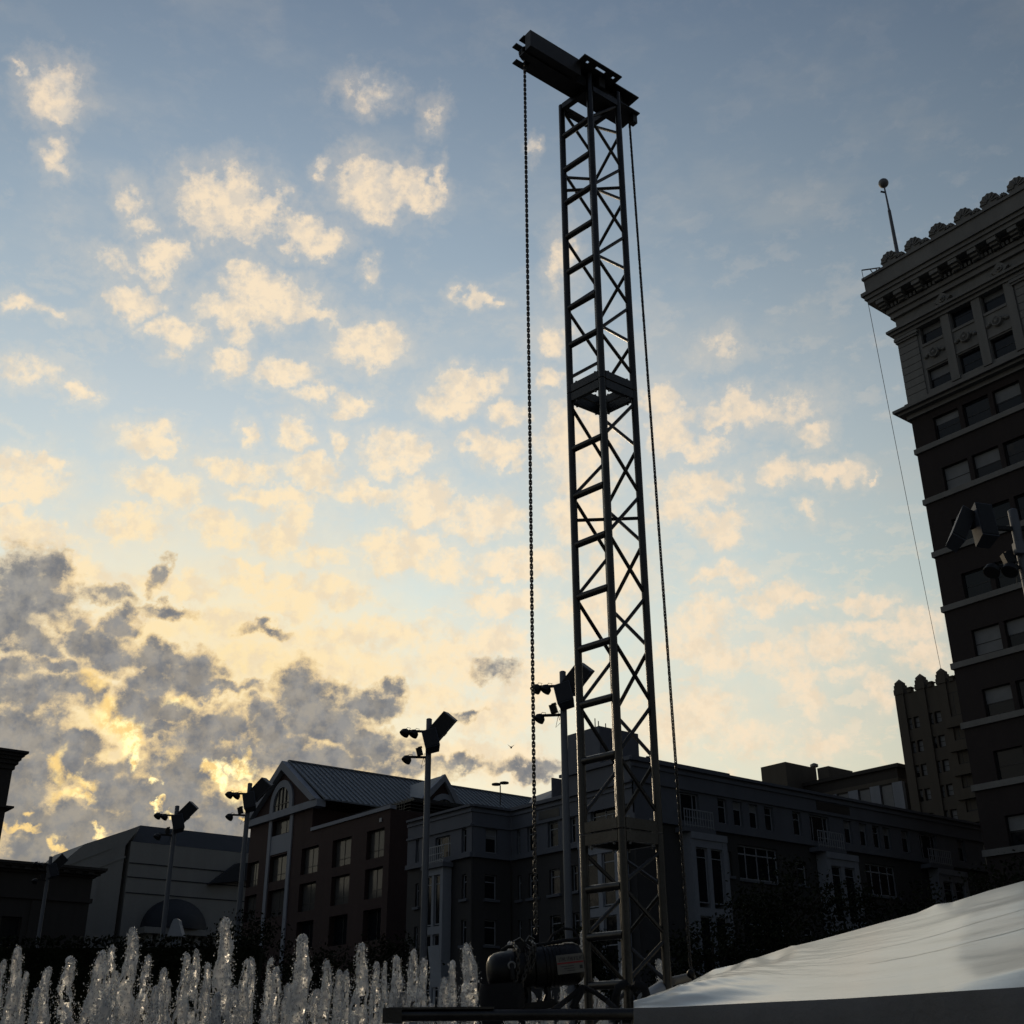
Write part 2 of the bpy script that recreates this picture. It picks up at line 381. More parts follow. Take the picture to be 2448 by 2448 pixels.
def water_mat(name, trans, rough, share):
    m = bpy.data.materials.new(name)
    m.use_nodes = True
    nt = m.node_tree
    b = nt.nodes['Principled BSDF']
    q = G(nt)
    tc = q.new('ShaderNodeTexCoord').outputs['Object']
    n = q.noise(tc, 34.0, 4.0, 0.65)
    b.inputs['Base Color'].default_value = (0.93, 0.94, 0.95, 1)
    b.inputs['Roughness'].default_value = rough
    b.inputs['IOR'].default_value = 1.33
    b.inputs['Transmission Weight'].default_value = trans
    bp = q.new('ShaderNodeBump')
    bp.inputs['Strength'].default_value = 0.9
    bp.inputs['Distance'].default_value = 0.02
    q.put(bp.inputs['Height'], n)
    nt.links.new(bp.outputs[0], b.inputs['Normal'])
    tr = q.new('ShaderNodeBsdfTranslucent')
    tr.inputs['Color'].default_value = (0.93, 0.94, 0.95, 1)
    mx = q.new('ShaderNodeMixShader')
    q.put(mx.inputs[0], q.ss(n, 0.40, 0.60, 0.0, share))
    nt.links.new(b.outputs[0], mx.inputs[1])
    nt.links.new(tr.outputs[0], mx.inputs[2])
    nt.links.new(mx.outputs[0], nt.nodes['Material Output'].inputs['Surface'])
    return m


M['water'] = water_mat('fountain_froth', 0.62, 0.30, 0.75)
M['spray'] = water_mat('fountain_spray', 0.85, 0.15, 0.4)


def tarp_mat():
    m = bpy.data.materials.new('white_vinyl_tarpaulin')
    m.use_nodes = True
    nt = m.node_tree
    b = nt.nodes['Principled BSDF']
    q = G(nt)
    tc = q.new('ShaderNodeTexCoord').outputs['Object']
    n = q.noise(tc, 1.3, 5.0, 0.6)
    dirt = q.noise(q.v('MULTIPLY', tc, (1.0, 3.0, 1.0)), 5.0, 6.0, 0.65)
    c = q.mix(q.ss(dirt, 0.54, 0.74, 0, 0.45), q.mix(q.ss(n, .3, .7), (0.82, 0.78, 0.66, 1), (0.88, 0.85, 0.74, 1)), (0.46, 0.43, 0.37, 1))
    nt.links.new(c, b.inputs['Base Color'])
    b.inputs['Roughness'].default_value = 0.34
    b.inputs['IOR'].default_value = 1.55
    b.inputs['Coat Weight'].default_value = 0.8
    b.inputs['Coat Roughness'].default_value = 0.20
    b.inputs['Coat IOR'].default_value = 1.5
    bp = q.new('ShaderNodeBump')
    bp.inputs['Strength'].default_value = 0.16
    bp.inputs['Distance'].default_value = 0.02
    q.put(bp.inputs['Height'], q.m('ADD', q.noise(q.v('MULTIPLY', tc, (1.0, 2.6, 1.0)), 2.6, 5.0, 0.6), q.m('MULTIPLY', q.noise(tc, 18.0, 3.0, 0.6), 0.15)))
    nt.links.new(bp.outputs[0], b.inputs['Normal'])
    return m


M['tarp'] = tarp_mat()
M['skirt'] = mat('dark_grey_skirt', (0.22, 0.205, 0.19), 0.75, 0, .2, 3, .3, 30)  # skirt base colour set darker and greyer than the tarpaulin top


# ------------------------------------------------------------------ object helpers
class MB:
    """collects shapes in place coordinates, links them as ONE mesh object"""

    def __init__(s):
        s.v, s.f = [], []

    def add(s, vs, fs):
        o = len(s.v)
        s.v.extend([tuple(map(float, p)) for p in vs])
        s.f.extend([tuple(i + o for i in f) for f in fs])
        return s

    def hexa(s, p):   # eight corners: bottom loop, top loop
        return s.add(p, [(0, 3, 2, 1), (4, 5, 6, 7), (0, 1, 5, 4), (1, 2, 6, 5), (2, 3, 7, 6), (3, 0, 4, 7)])

    def box(s, c, h, ax=None):
        c = np.array(c, float)
        ax = np.eye(3) if ax is None else np.array(ax, float)
        q = []
        for z in (-1, 1):
            for (x, y) in ((-1, -1), (1, -1), (1, 1), (-1, 1)):
                q.append(c + x * h[0] * ax[0] + y * h[1] * ax[1] + z * h[2] * ax[2])
        return s.hexa(q)

    def bar(s, p0, p1, w, h=None, up=(0, 0, 1)):
        p0, p1 = np.array(p0, float), np.array(p1, float)
        d = p1 - p0
        L = np.linalg.norm(d)
        d /= L
        u = np.array(up, float)
        if abs(d @ u) > 0.98:
            u = np.array([0, 1.0, 0])
        sd = np.cross(d, u)
        sd /= np.linalg.norm(sd)
        u = np.cross(sd, d)
        return s.box((p0 + p1) / 2, (L / 2, w / 2, (h or w) / 2), (d, sd, u))

    def tube(s, pts, r, n=8, cap=True):
        pts = [np.array(p, float) for p in pts]
        rs = r if isinstance(r, (list, tuple)) else [r] * len(pts)
        rings, fs = [], []
        ref = None
        for i, p in enumerate(pts):
            d = pts[min(i + 1, len(pts) - 1)] - pts[max(i - 1, 0)]
            d = d / (np.linalg.norm(d) + 1e-9)
            if ref is None:
                ref = np.array([0, 0, 1.0]) if abs(d[2]) < 0.9 else np.array([0, 1.0, 0])
            a = np.cross(d, ref)
            a /= np.linalg.norm(a)
            b = np.cross(a, d)
            ref = b
            for k in range(n):
                t_ = 2 * math.pi * k / n
                rings.append(p + rs[i] * (math.cos(t_) * a + math.sin(t_) * b))
        for i in range(len(pts) - 1):
            for k in range(n):
                k2 = (k + 1) % n
                fs.append((i * n + k, i * n + k2, (i + 1) * n + k2, (i + 1) * n + k))
        if cap:
            fs.append(tuple(range(n)))
            fs.append(tuple((len(pts) - 1) * n + k for k in reversed(range(n))))
        return s.add(rings, fs)

    def lathe(s, o, ax, prof, n=20):     # prof: (distance along axis, radius)
        ax = np.array(ax, float)
        ax /= np.linalg.norm(ax)
        o = np.array(o, float)
        return s.tube([o + ax * a for a, _ in prof], [max(r, 1e-4) for _, r in prof], n)

    def sphere(s, c, r, n=8, m=6, sc=(1, 1, 1)):
        vs, fs = [], []
        for i in range(m + 1):
            th = math.pi * i / m
            for k in range(n):
                ph = 2 * math.pi * k / n
                vs.append((c[0] + r * sc[0] * math.sin(th) * math.cos(ph), c[1] + r * sc[1] * math.sin(th) * math.sin(ph), c[2] + r * sc[2] * math.cos(th)))
        for i in range(m):
            for k in range(n):
                k2 = (k + 1) % n
                fs.append((i * n + k, (i + 1) * n + k, (i + 1) * n + k2, i * n + k2))
        return s.add(vs, fs)

    def extrude(s, poly, vec):           # planar polygon (3D points) pushed along vec
        n = len(poly)
        a = [np.array(p, float) for p in poly]
        b = [p + np.array(vec, float) for p in a]
        fs = [tuple(range(n)), tuple(reversed(range(n, 2 * n)))]
        for i in range(n):
            j = (i + 1) % n
            fs.append((i, i + n, j + n, j))
        return s.add(a + b, fs)

    def prism(s, xy, z0, z1):
        return s.extrude([(x, y, z0) for x, y in xy], (0, 0, z1 - z0))

    def build(s, name, m, parent=None, smooth=False, label=None, kind=None):
        o0 = np.array(parent.location if parent is not None else (0, 0, 0), float)
        if parent is not None and parent.parent is not None:
            o0 = np.array(parent['_o'])
        V = np.array(s.v) - o0
        me = bpy.data.meshes.new(name)
        me.from_pydata(V.tolist(), [], s.f)
        me.validate()
        me.update()
        if smooth:
            me.polygons.foreach_set('use_smooth', [True] * len(me.polygons))
            try:
                me.set_sharp_from_angle(angle=R(42))
            except Exception:
                pass
        me.materials.append(M[m] if isinstance(m, str) else m)
        o = bpy.data.objects.new(name, me)
        COL.objects.link(o)
        if parent is not None:
            o.parent = parent
            o['_o'] = o0.tolist()
        if label:
            o['label'] = label
        if kind:
            o['kind'] = kind
        return o


def tag(o, label, cat, group=None, kind=None):
    o['label'] = label
    o['category'] = cat
    if group:
        o['group'] = group
    if kind:
        o['kind'] = kind
    return o


def thing(name, loc, label, cat, group=None):
    o = bpy.data.objects.new(name, None)
    o.empty_display_size = 0.2
    COL.objects.link(o)
    o.location = tuple(float(c) for c in loc)
    return tag(o, label, cat, group)


def structure(name, mb, m):
    o = mb.build(name, m)
    o['kind'] = 'structure'
    return o


def copy_tree(o, parent=None):
    c = o.copy()
    COL.objects.link(c)
    if parent is not None:
        c.parent = parent
    for ch in o.children:
        copy_tree(ch, c)
    return c


UX = np.array([0.785, 0.6195])     # the two directions of the street grid
WX = np.array([-0.6195, 0.785])


class Face:
    """vertical wall plane: s runs left to right seen from outside, t runs inwards, z up"""

    def __init__(s, p0, a):
        s.p = np.array(p0[:2], float)
        s.a = np.array(a, float) / np.linalg.norm(a)
        s.n = np.array([-s.a[1], s.a[0]])

    def pt(s, u, t_, z):
        q = s.p + s.a * u + s.n * t_
        return (q[0], q[1], z)

    def px(s, x, y, t_=0.0):
        d = ray(x, y)
        p = s.p + s.n * t_
        k = (p @ s.n) / (d[:2] @ s.n)
        q = EYE + d * k
        return float((q[:2] - s.p) @ s.a), float(q[2])

    def rect(s, bl, tr, t_=0.0):
        a, b = s.px(*bl, t_), s.px(*tr, t_)
        return (min(a[0], b[0]), max(a[0], b[0]), min(a[1], b[1]), max(a[1], b[1]))

    def box(s, mb, s0, s1, t0, t1, z0, z1):
        return mb.hexa([s.pt(s0, t0, z0), s.pt(s1, t0, z0), s.pt(s1, t1, z0), s.pt(s0, t1, z0),
                        s.pt(s0, t0, z1), s.pt(s1, t0, z1), s.pt(s1, t1, z1), s.pt(s0, t1, z1)])

    def wall(s, mb, s0, s1, z0, z1, ops, dep=0.3, t=0.0):
        """wall sheet with real openings and reveals"""
        xs = sorted(set([s0, s1] + [c for o in ops for c in o[:2] if s0 < c < s1]))
        zs = sorted(set([z0, z1] + [c for o in ops for c in o[2:4] if z0 < c < z1]))
        for i in range(len(xs) - 1):
            for j in range(len(zs) - 1):
                cx, cz = (xs[i] + xs[i + 1]) / 2, (zs[j] + zs[j + 1]) / 2
                if any(o[0] < cx < o[1] and o[2] < cz < o[3] for o in ops):
                    continue
                mb.add([s.pt(xs[i], t, zs[j]), s.pt(xs[i + 1], t, zs[j]), s.pt(xs[i + 1], t, zs[j + 1]), s.pt(xs[i], t, zs[j + 1])], [(0, 1, 2, 3)])
        for (a, b, c, d) in ops:
            q = [s.pt(a, t, c), s.pt(b, t, c), s.pt(b, t, d), s.pt(a, t, d), s.pt(a, t + dep, c), s.pt(b, t + dep, c), s.pt(b, t + dep, d), s.pt(a, t + dep, d)]
            mb.add(q, [(0, 4, 5, 1), (1, 5, 6, 2), (2, 6, 7, 3), (3, 7, 4, 0)])
        return mb

    def window(s, par, r, t=0.18, w=0.07, mull=(), trans=(), fm='frame_light', gm='glass', blind=0.0, sill=None):
        a, b, c, d = r
        mb = MB()
        s.box(mb, a + .003, a + w, t, t + .06, c + .003, d - .003)
        s.box(mb, b - w, b - .003, t, t + .06, c + .003, d - .003)
        s.box(mb, a + w, b - w, t + .002, t + .058, c + .003, c + w)
        s.box(mb, a + w, b - w, t + .002, t + .058, d - w, d - .003)
        for k in mull:
            m_ = a + (b - a) * k
            s.box(mb, m_ - w * .4, m_ + w * .4, t + .004, t + .056, c + w, d - w)
        for k in trans:
            m_ = c + (d - c) * k
            s.box(mb, a + w, b - w, t + .006, t + .054, m_ - w * .4, m_ + w * .4)
        o = mb.build('window', fm, par)
        s.box(MB(), 0, 0, 0, 0, 0, 0)
        p = MB()
        s.box(p, a + .01, b - .01, t + .03, t + .045, c + .01, d - .01)
        p.build('pane', gm, o)
        if blind:
            q = MB()
            s.box(q, a + w, b - w, t + .022, t + .028, d - w - (d - c - 2 * w) * blind, d - w)
            q.build('blind', 'blind', o)
        if sill:
            q = MB()
            s.box(q, a - .12, b + .12, -.08, t, c - .14, c - .004)
            q.build('sill', sill, o)
        return o
# ------------------------------------------------------------------ ground (below the frame, built to the horizon)
structure('ground', MB().prism([(-900, -300), (900, -300), (900, 1500), (-900, 1500)], -0.6, -0.012), 'ground')
structure('plaza', MB().prism([(-40, -30), (24, -30), (24, 40), (-40, 40)], -0.3, 0.0), 'paving')
structure('road', MB().prism([(-140, 40.3), (140, 40.3), (140, 52), (-140, 52)], -0.3, -0.008), 'asphalt')
structure('kerb', MB().prism([(-140, 40.004), (140, 40.004), (140, 40.296), (-140, 40.296)], -0.3, 0.12), 'concrete')
_mk = MB()
for k_ in range(-30, 31):
    _mk.prism([(k_ * 4.5, 46.0), (k_ * 4.5 + 2.4, 46.0), (k_ * 4.5 + 2.4, 46.12), (k_ * 4.5, 46.12)], -0.006, -0.004)
structure('road_markings', _mk, 'paint')

# ------------------------------------------------------------------ tall brick office tower with stone cornice (right)
FA = Face((26.55, 68.0), -WX)
tw = thing('office_tower', (34, 62, 0), 'tall dark brick office tower with carved stone cornice rising along the side of the photo', 'building')
LA, DA = 46.0, 24.0
zt = [36.73 - 3.65 * k for k in range(9)]          # tops of the floor bands
colA = [FA.rect((2261, 1173), (2311, 1092)), FA.rect((2333, 1146), (2391, 1064))]
w0 = colA[0][0]
ww = colA[0][1] - colA[0][0]
st = colA[1][0] - colA[0][0]
wh = colA[0][3] - colA[0][2]
grp = st * 3 + 1.35
cols = [w0 + grp * g_ + st * k for g_ in range(9) for k in range(3) if w0 + grp * g_ + st * k + ww < LA - .5]
zlow = FA.px(2166, 985)[1]                          # stone storeys start here
zmid = FA.px(2149, 806)[1]
ztop = FA.px(2142, 752)[1]
opsA = []
for k in range(len(zt)):
    zb = zt[k]
    for c_ in cols:
        opsA.append((c_, c_ + ww, zb + .02, zb + .02 + min(wh, 2.5)))
mb = MB()
FA.wall(mb, 0, LA, 0, zlow, opsA, .32)
mb.add([FA.pt(0, 0, 0), FA.pt(0, DA, 0), FA.pt(0, DA, zlow), FA.pt(0, 0, zlow)], [(0, 1, 2, 3)])
FA.box(mb, 0.01, LA, 1.2, DA, 0, zlow - .1)
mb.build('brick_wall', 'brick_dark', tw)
for i, o_ in enumerate(opsA):
    if o_[0] < 16:
        FA.window(tw, o_, .2, .06, (), (.46,), 'frame_dark', 'glass', random.choice([0, 0, .3, .5, .52, .6, .95]))
for k in range(len(zt)):
    mb = MB()
    FA.box(mb, -.12, LA, -.13, .3, zt[k] - .36, zt[k])
    mb.build('stone_band', 'stone_grey', tw)
# stone storeys
r1 = [FA.rect((2204, 822), (2244, 745)), FA.rect((2272, 788), (2317, 711)), FA.rect((2351, 752), (2390, 673))]
r2 = [FA.rect((2223, 928), (2266, 860)), FA.rect((2300, 897), (2339, 825)), FA.rect((2375, 861), (2418, 788))]
z1a, z1b = np.mean([q[2] for q in r1]), np.mean([q[3] for q in r1])
z2a, z2b = np.mean([q[2] for q in r2]), np.mean([q[3] for q in r2])
sw = np.mean([q[1] - q[0] for q in r1 + r2])
s_first = np.mean([r1[0][0], r2[0][0]])
s_step = (np.mean([r1[2][0], r2[2][0]]) - s_first) / 2
bay = s_step * 3 + 1.5
colsT = [s_first + bay * g_ + s_step * k for g_ in range(7) for k in range(3) if s_first + bay * g_ + s_step * k + sw < LA - 1]
opsT = [(c_, c_ + sw, a_, b_) for c_ in colsT for a_, b_ in ((z2a, z2b), (z1a, z1b))]
mb = MB()
FA.wall(mb, .05, LA, zlow, ztop, opsT, .45, .05)
mb.add([FA.pt(.05, .05, zlow), FA.pt(.05, DA, zlow), FA.pt(.05, DA, ztop), FA.pt(.05, .05, ztop)], [(0, 1, 2, 3)])
FA.box(mb, .06, LA, 1.2, DA, zlow - .1, ztop)
mb.build('stone_wall', 'stone_grey', tw)
for o_ in opsT:
    if o_[0] < 16:
        FA.window(tw, o_, .32, .06, (), (.5,), 'frame_dark', 'glass', random.choice([0, .45, .5, 0]))
for c_ in colsT:
    if c_ > 14:
        continue
    mb = MB()                                         # carved spandrel: sunk panel, roundel and scrolls
    zc = (z1a + z2b) / 2
    FA.box(mb, c_ - .02, c_ + sw + .02, -.02, .06, z1a - .24, z1a - .06)
    FA.box(mb, c_ - .02, c_ + sw + .02, -.02, .06, z2b + .1, z2b + .24)
    p_ = np.array(FA.pt(c_ + sw / 2, 0.04, zc))
    mb.lathe(p_, (FA.n[0], FA.n[1], 0), [(-.26, .02), (-.24, .10), (-.20, .13), (-.12, .14), (-.12, .24), (-.22, .27), (-.22, .34), (0.03, .40)], 16)
    for sg in (-1, 1):
        for q_ in (.42, .58):
            mb.sphere(np.array(FA.pt(c_ + sw / 2 + sg * q_ * sw * .72, 0.02, zc + (.06 if q_ < .5 else -.05))), .17, 8, 5, (1, 1, .8))
    mb.build('spandrel_carving', 'stone_grey', tw, True, kind='stuff')
    mb = MB()                                         # mullion pilaster between windows
    FA.box(mb, c_ + sw + .06, c_ + s_step - .06, -.06, .08, z2a - .2, z1b + .2)
    mb.build('pilaster', 'stone_grey', tw)
for g_ in range(4):
    mb = MB()                                         # coursed corner pier: blocks proud of the joints
    a0 = .0 if g_ == 0 else s_first + bay * g_ - 1.5
    a1 = s_first - .25 if g_ == 0 else s_first + bay * g_ - .25
    zz = zlow + .5
    while zz < zmid - .5:
        FA.box(mb, a0 - (.03 if g_ == 0 else -.05), a1, -.03, .08, zz, zz + .50)
        zz += .54
    mb.build('pier_block', 'stone_grey', tw)
    mb = MB()
    FA.box(mb, a0 - .1, a1 + .1, -.16, .1, zmid - .55, zmid - .42)
    FA.box(mb, a0 - .16, a1 + .16, -.24, .1, zmid - .40, zmid - .2)
    mb.build('pier_capital', 'stone_grey', tw)


def course(par, name, F_, L_, D_, lst, m):
    for (o_, za, zb) in lst:
        q = MB()
        F_.box(q, -o_, L_ + o_, -o_, D_ + o_, za, zb)
        q.build(name, m, par)


course(tw, 'lower_cornice', FA, LA, DA, [(.18, zlow - .75, zlow - .42), (.55, zlow - .418, zlow - .22), (.8, zlow - .218, zlow - .02), (.45, zlow - .018, zlow + .2), (.2, zlow + .202, zlow + .42)], 'stone_grey')
course(tw, 'architrave', FA, LA, DA, [(.16, zmid - .1, zmid + .14), (.34, zmid + .142, zmid + .34), (.5, zmid + .342, zmid + .52)], 'stone_grey')
zc0 = ztop
course(tw, 'cornice', FA, LA, DA, [(.16, zc0 - .3, zc0 + .1), (.32, zc0 + .102, zc0 + .45), (.45, zc0 + .98, zc0 + 1.1), (1.12, zc0 + 1.102, zc0 + 1.42), (1.25, zc0 + 1.422, zc0 + 1.72), (1.40, zc0 + 1.722, zc0 + 2.0)], 'stone_grey')
mb = MB()
FA.box(mb, -1.12, LA, -1.12, DA, zc0 + 2.002, zc0 + 3.1)
FA.box(mb, -1.24, LA, -1.24, DA, zc0 + 3.102, zc0 + 3.3)
mb.build('parapet', 'stone_grey', tw)
mb = MB()
for k in range(150):
    FA.box(mb, -.4 + k * .3, -.4 + k * .3 + .17, -.46, .1, zc0 + .46, zc0 + .72)
mb.build('dentil', 'stone_grey', tw, kind='stuff')
for k in range(32):
    s_ = -.55 + k * 1.42
    mb = MB()
    FA.box(mb, s_, s_ + .62, -1.05, .1, zc0 + .80, zc0 + 1.09)
    FA.box(mb, s_ + .05, s_ + .57, -.86, .1, zc0 + .62, zc0 + .798)
    FA.box(mb, s_ + .08, s_ + .54, -.64, .1, zc0 + .46, zc0 + .618)
    mb.build('cornice_bracket', 'stone_grey', tw)
for k in range(5):
    mb = MB()
    s_ = s_first + 2.1 + bay * k * .5
    zc = (zmid + .5 + zc0 - .3) / 2
    c_ = np.array(FA.pt(s_, 0, zc))
    q = [np.array(FA.pt(s_ + dx * .62, -.22, zc + dz * .52)) for dx, dz in ((-1, 0), (0, -1), (1, 0), (0, 1))]
    mb.extrude(q, (FA.n[0] * .3, FA.n[1] * .3, 0))
    mb.lathe(np.array(FA.pt(s_, -.21, zc)), (-FA.n[0], -FA.n[1], 0), [(0, .26), (.10, .24), (.10, .14), (.2, .10), (.22, .02)], 10)
    mb.build('frieze_lozenge', 'stone_grey', tw)
zp = zc0 + 3.3


def antefix(s_, r_, name):
    q = MB()
    pts = []
    for i in range(15):
        t_ = -0.35 + (math.pi + .7) * i / 14
        rr = r_ * (1.0 + (.07 if i % 2 else -.05))
        pts.append(np.array(FA.pt(s_ + math.cos(t_) * rr, -1.15, zp + r_ * .62 + math.sin(t_) * rr)))
    pts.append(np.array(FA.pt(s_ - r_ * .8, -1.15, zp + .003)))
    pts.append(np.array(FA.pt(s_ + r_ * .8, -1.15, zp + .003)))
    q.extrude(pts, (FA.n[0] * .4, FA.n[1] * .4, 0))
    for i in range(1, 14, 2):
        t_ = -0.35 + (math.pi + .7) * i / 14
        q.bar(FA.pt(s_ + math.cos(t_) * r_ * .25, -1.17, zp + r_ * .5 + math.sin(t_) * r_ * .25), FA.pt(s_ + math.cos(t_) * r_ * .95, -1.17, zp + r_ * .62 + math.sin(t_) * r_ * .95), .12, .06)
    q.build(name, 'stone_grey', tw)


ax_ = [FA.px(x, y, -1.0)[0] for x, y in ((2128, 628), (2185, 594), (2245, 561), (2307, 527), (2370, 491), (2434, 456))]
ast = (ax_[-1] - ax_[0]) / 5
for k in range(14):
    antefix(ax_[0] + ast * k, .62, 'antefix')
    antefix(ax_[0] + ast * (k + .5), .26, 'small_antefix')
# flagpole on the roof, arm and guy wire at the corner
fp = at(2150, 622, 70.5)
ft = atz(2124, 438, at(2124, 438, 70.5)[2])
zball = at(2124, 438, 70.5)[2]
fl = thing('flagpole', (fp[0], fp[1], zp), 'thin grey flagpole with a ball on top, on the tall brick tower', 'flagpole')
MB().tube([(fp[0], fp[1], zp - .2), (fp[0] - .1, fp[1], zball - 2.6)], [.17, .12], 10).build('pole', 'pole', fl, True)
MB().tube([(fp[0] - .1, fp[1], zball - 2.6), (fp[0] - .16, fp[1], zball - .3)], [.085, .06], 8).build('top_mast', 'pole', fl, True)
MB().sphere((fp[0] - .17, fp[1], zball), .38, 16, 10).build('ball', 'steel', fl, True)
q = MB()
zz = zp + (zball - zp) * .36
q.bar((fp[0], fp[1], zz), (fp[0] - .75, fp[1] - .1, zz + .1), .08).sphere((fp[0] - .85, fp[1] - .1, zz - .1), .2, 10, 6)
q.build('truck_arm', 'lamp', fl)
MB().bar((fp[0] - .1, fp[1], zball - .9), (fp[0] - .5, fp[1], zball - .8), .1).build('pulley', 'lamp', fl)
wa = at(2060, 646, 67.2)
wb = at(2104, 640, 67.6)
mb = MB()
mb.bar(wa, wb, .07)
for q_ in (.45, .75, .95):
    p_ = wa + (np.array(wb) - wa) * q_
    mb.bar(p_, p_ + np.array((.25, .05, -.5)), .05)
tag(mb.build('outrigger_arm', 'steel'), 'thin steel arm sticking out from the corner of the carved cornice', 'bracket')

# ------------------------------------------------------------------ art deco block with pinnacles, between the tower and the low block
pB = at(2150, 1740, 105)
FB = Face(pB, -WX)
bb = thing('art_deco_building', (pB[0] + 5, pB[1], 0), 'brown art deco block topped with pointed pinnacles, partly hidden by the tall brick tower', 'building')
zB = FB.px(2160, 1659)[1]
prs = []
for (bl, tr) in (((2170, 1746), (2198, 1708)), ((2218, 1736), (2250, 1697))):
    prs.append(FB.rect(bl, tr))
dzB = FB.px(2180, 1802)[1] - FB.px(2170, 1746)[1]
LB = 20.0
opsB = []
for k in range(7):
    for i in range(2):
        a, b, c, d = prs[i]
        z0 = prs[0][2] + dzB * k
        h_ = prs[0][3] - prs[0][2]
        if z0 < 2:
            continue
        w_ = (b - a) / 2
        for j in range(2):
            opsB.append((a + j * (w_ + .05), a + j * (w_ + .05) + w_ - .15, z0, z0 + h_ - .1))
mb = MB()
FB.wall(mb, 0, LB, 0, zB, opsB, .3)
mb.add([FB.pt(0, 0, 0), FB.pt(0, 15, 0), FB.pt(0, 15, zB), FB.pt(0, 0, zB)], [(0, 1, 2, 3)])
FB.box(mb, .01, LB, 1, 15, 0, zB - .2)
mb.build('wall', 'stone_tan', bb)
for o_ in opsB:
    FB.window(bb, o_, .2, .07, (), (.5,), 'frame_dark', 'glass', random.choice([.97, .9, .97, .6]))
pin = [FB.px(x, y)[0] for x, y in ((2146, 1625), (2196, 1612), (2246, 1598))]
for k, s_ in enumerate(pin + [pin[-1] + (pin[-1] - pin[0]) / 2 * j for j in (1, 2)]):
    q = MB()
    FB.box(q, s_ - .42, s_ + .42, -.14, .7, 2, zB)
    q.build('buttress', 'stone_tan', bb)
    q = MB()
    for j, (w_, za, zb_) in enumerate(((.50, 0, .5), (.44, .5, .9), (.36, .9, 1.15))):
        FB.box(q, s_ - w_, s_ + w_, -.2 + .05 * j, .75 - .1 * j, zB + za + .003 * j, zB + zb_)
    p4 = [FB.pt(s_ + dx * .33, .2 + dt * .30, zB + 1.15) for dx, dt in ((-1, -1), (1, -1), (1, 1), (-1, 1))]
    q.add(p4 + [FB.pt(s_, .2, zB + 1.52)], [(0, 1, 4), (1, 2, 4), (2, 3, 4), (3, 0, 4)])
    q.build('pinnacle', 'stone_tan', bb)
for k in range(26):
    s_ = .9 + k * .72
    if min(abs(s_ - p_) for p_ in pin) < .62:
        continue
    q = MB()
    FB.box(q, s_ - .2, s_ + .2, -.12, .4, zB + .003, zB + .34)
    FB.box(q, s_ - .3, s_ + .3, -.18, .42, zB + .342, zB + .46)
    q.build('cresting', 'stone_tan', bb)
for k in range(6):                                   # stacked balconies at the corner next to the tower
    s0, z0 = FB.px(2272 + k * 9, 1717 + 57 * k)
    q = MB()
    FB.box(q, s0 - .3, s0 + 2.6, -.4, -.02, z0 - .9, z0)
    q.build('balcony', 'stone_tan', bb)
    FB.window(bb, (s0 - .1, s0 + 1.3, z0 + .1, z0 + 2.2), -.015, .07, (.5,), (), 'frame_dark', 'glass')
# guy wire from the cornice arm down to the last pinnacle
we = np.array(FB.pt(pin[2], .2, zB + 1.52))
pts = [wa + (we - wa) * (i / 24) + np.array((0, 0, -1.2 * math.sin(math.pi * i / 24))) for i in range(25)]
tag(MB().tube(pts, .022, 5).build('guy_wire', 'steel'), 'long thin wire hanging from the cornice corner down to a stone pinnacle', 'wire')

# ------------------------------------------------------------------ pale low block with pilasters behind the long facade
pC = at(2142, 1824, 110)
FCr = Face(pC[:2] + WX * 26, -WX)
cb = thing('pilaster_building', (pC[0] - 6, pC[1] + 8, 0), 'flat roofed building with pale pilasters and dark glazing seen above the long grey facade', 'building')
zC = FCr.px(2140, 1826)[1]
mb = MB()
FCr.box(mb, 0, 26, 0.25, 20, 0, zC - 1.0)
mb.build('wall', 'brown_wall', cb)
for nm, a_ in (('cornice', (-.3, -.25, zC - .35, zC)), ('fascia', (-.05, 0, zC - 1.3, zC - .352)), ('frieze', (-.1, -.06, zC - 1.7, zC - 1.302))):
    q = MB()
    FCr.box(q, -.3 + (0 if nm == 'cornice' else .2), 26 - a_[0] * (1 if nm == 'cornice' else .3), a_[1], 20, a_[2], a_[3])
    q.build(nm, 'brown_wall' if nm != 'frieze' else 'stone_tan', cb)
xs = [FCr.px(x, y)[0] for x, y in ((2030 + 20 * .3106, 1860), (2030 + 180 * .3106, 1855), (2030 + 360 * .3106, 1845))]
stp = (xs[2] - xs[0]) / 2
for k in range(-6, 1):
    s_ = xs[2] + stp * k
    q = MB()
    FCr.box(q, s_ - .55, s_ + .55, -.12, .3, 2, zC - 1.703)
    q.build('pilaster', 'stone_light', cb)
    if k < 0:
        r_ = (s_ + .6, s_ + stp - .6, zC - 4.4, zC - 1.75)
        FCr.window(cb, r_, .02, .08, (), (), 'frame_dark', 'blind')
        FCr.window(cb, (r_[0], r_[1], zC - 5.2, zC - 4.45), .06, .08, (), (), 'frame_dark', 'glass')
        FCr.window(cb, (r_[0], r_[1], zC - 8.4, zC - 5.25), .03, .08, (), (), 'frame_dark', 'blind')
for nm, (xa, ya), (xb, yb), (xc, yc), dz in (('penthouse', (1815, 1834), (1877, 1821), (1950, 1836), 4.0), ('lift_house', (1958, 1838), (1980, 1831), (2040, 1843), 3)):
    pc = at(xb, yb, 117)
    l_ = abs((atz(xa, ya, pc[2])[:2] - pc[:2]) @ WX)
    r_ = abs((atz(xc, yc, pc[2])[:2] - pc[:2]) @ UX)
    q = MB()
    a = pc[:2]
    q.prism([tuple(a), tuple(a + UX * r_), tuple(a + UX * r_ + WX * l_), tuple(a + WX * l_)], zC - dz, pc[2])
    q.build(nm, 'stone_tan', cb)
vp = at(1947, 1836, 121)
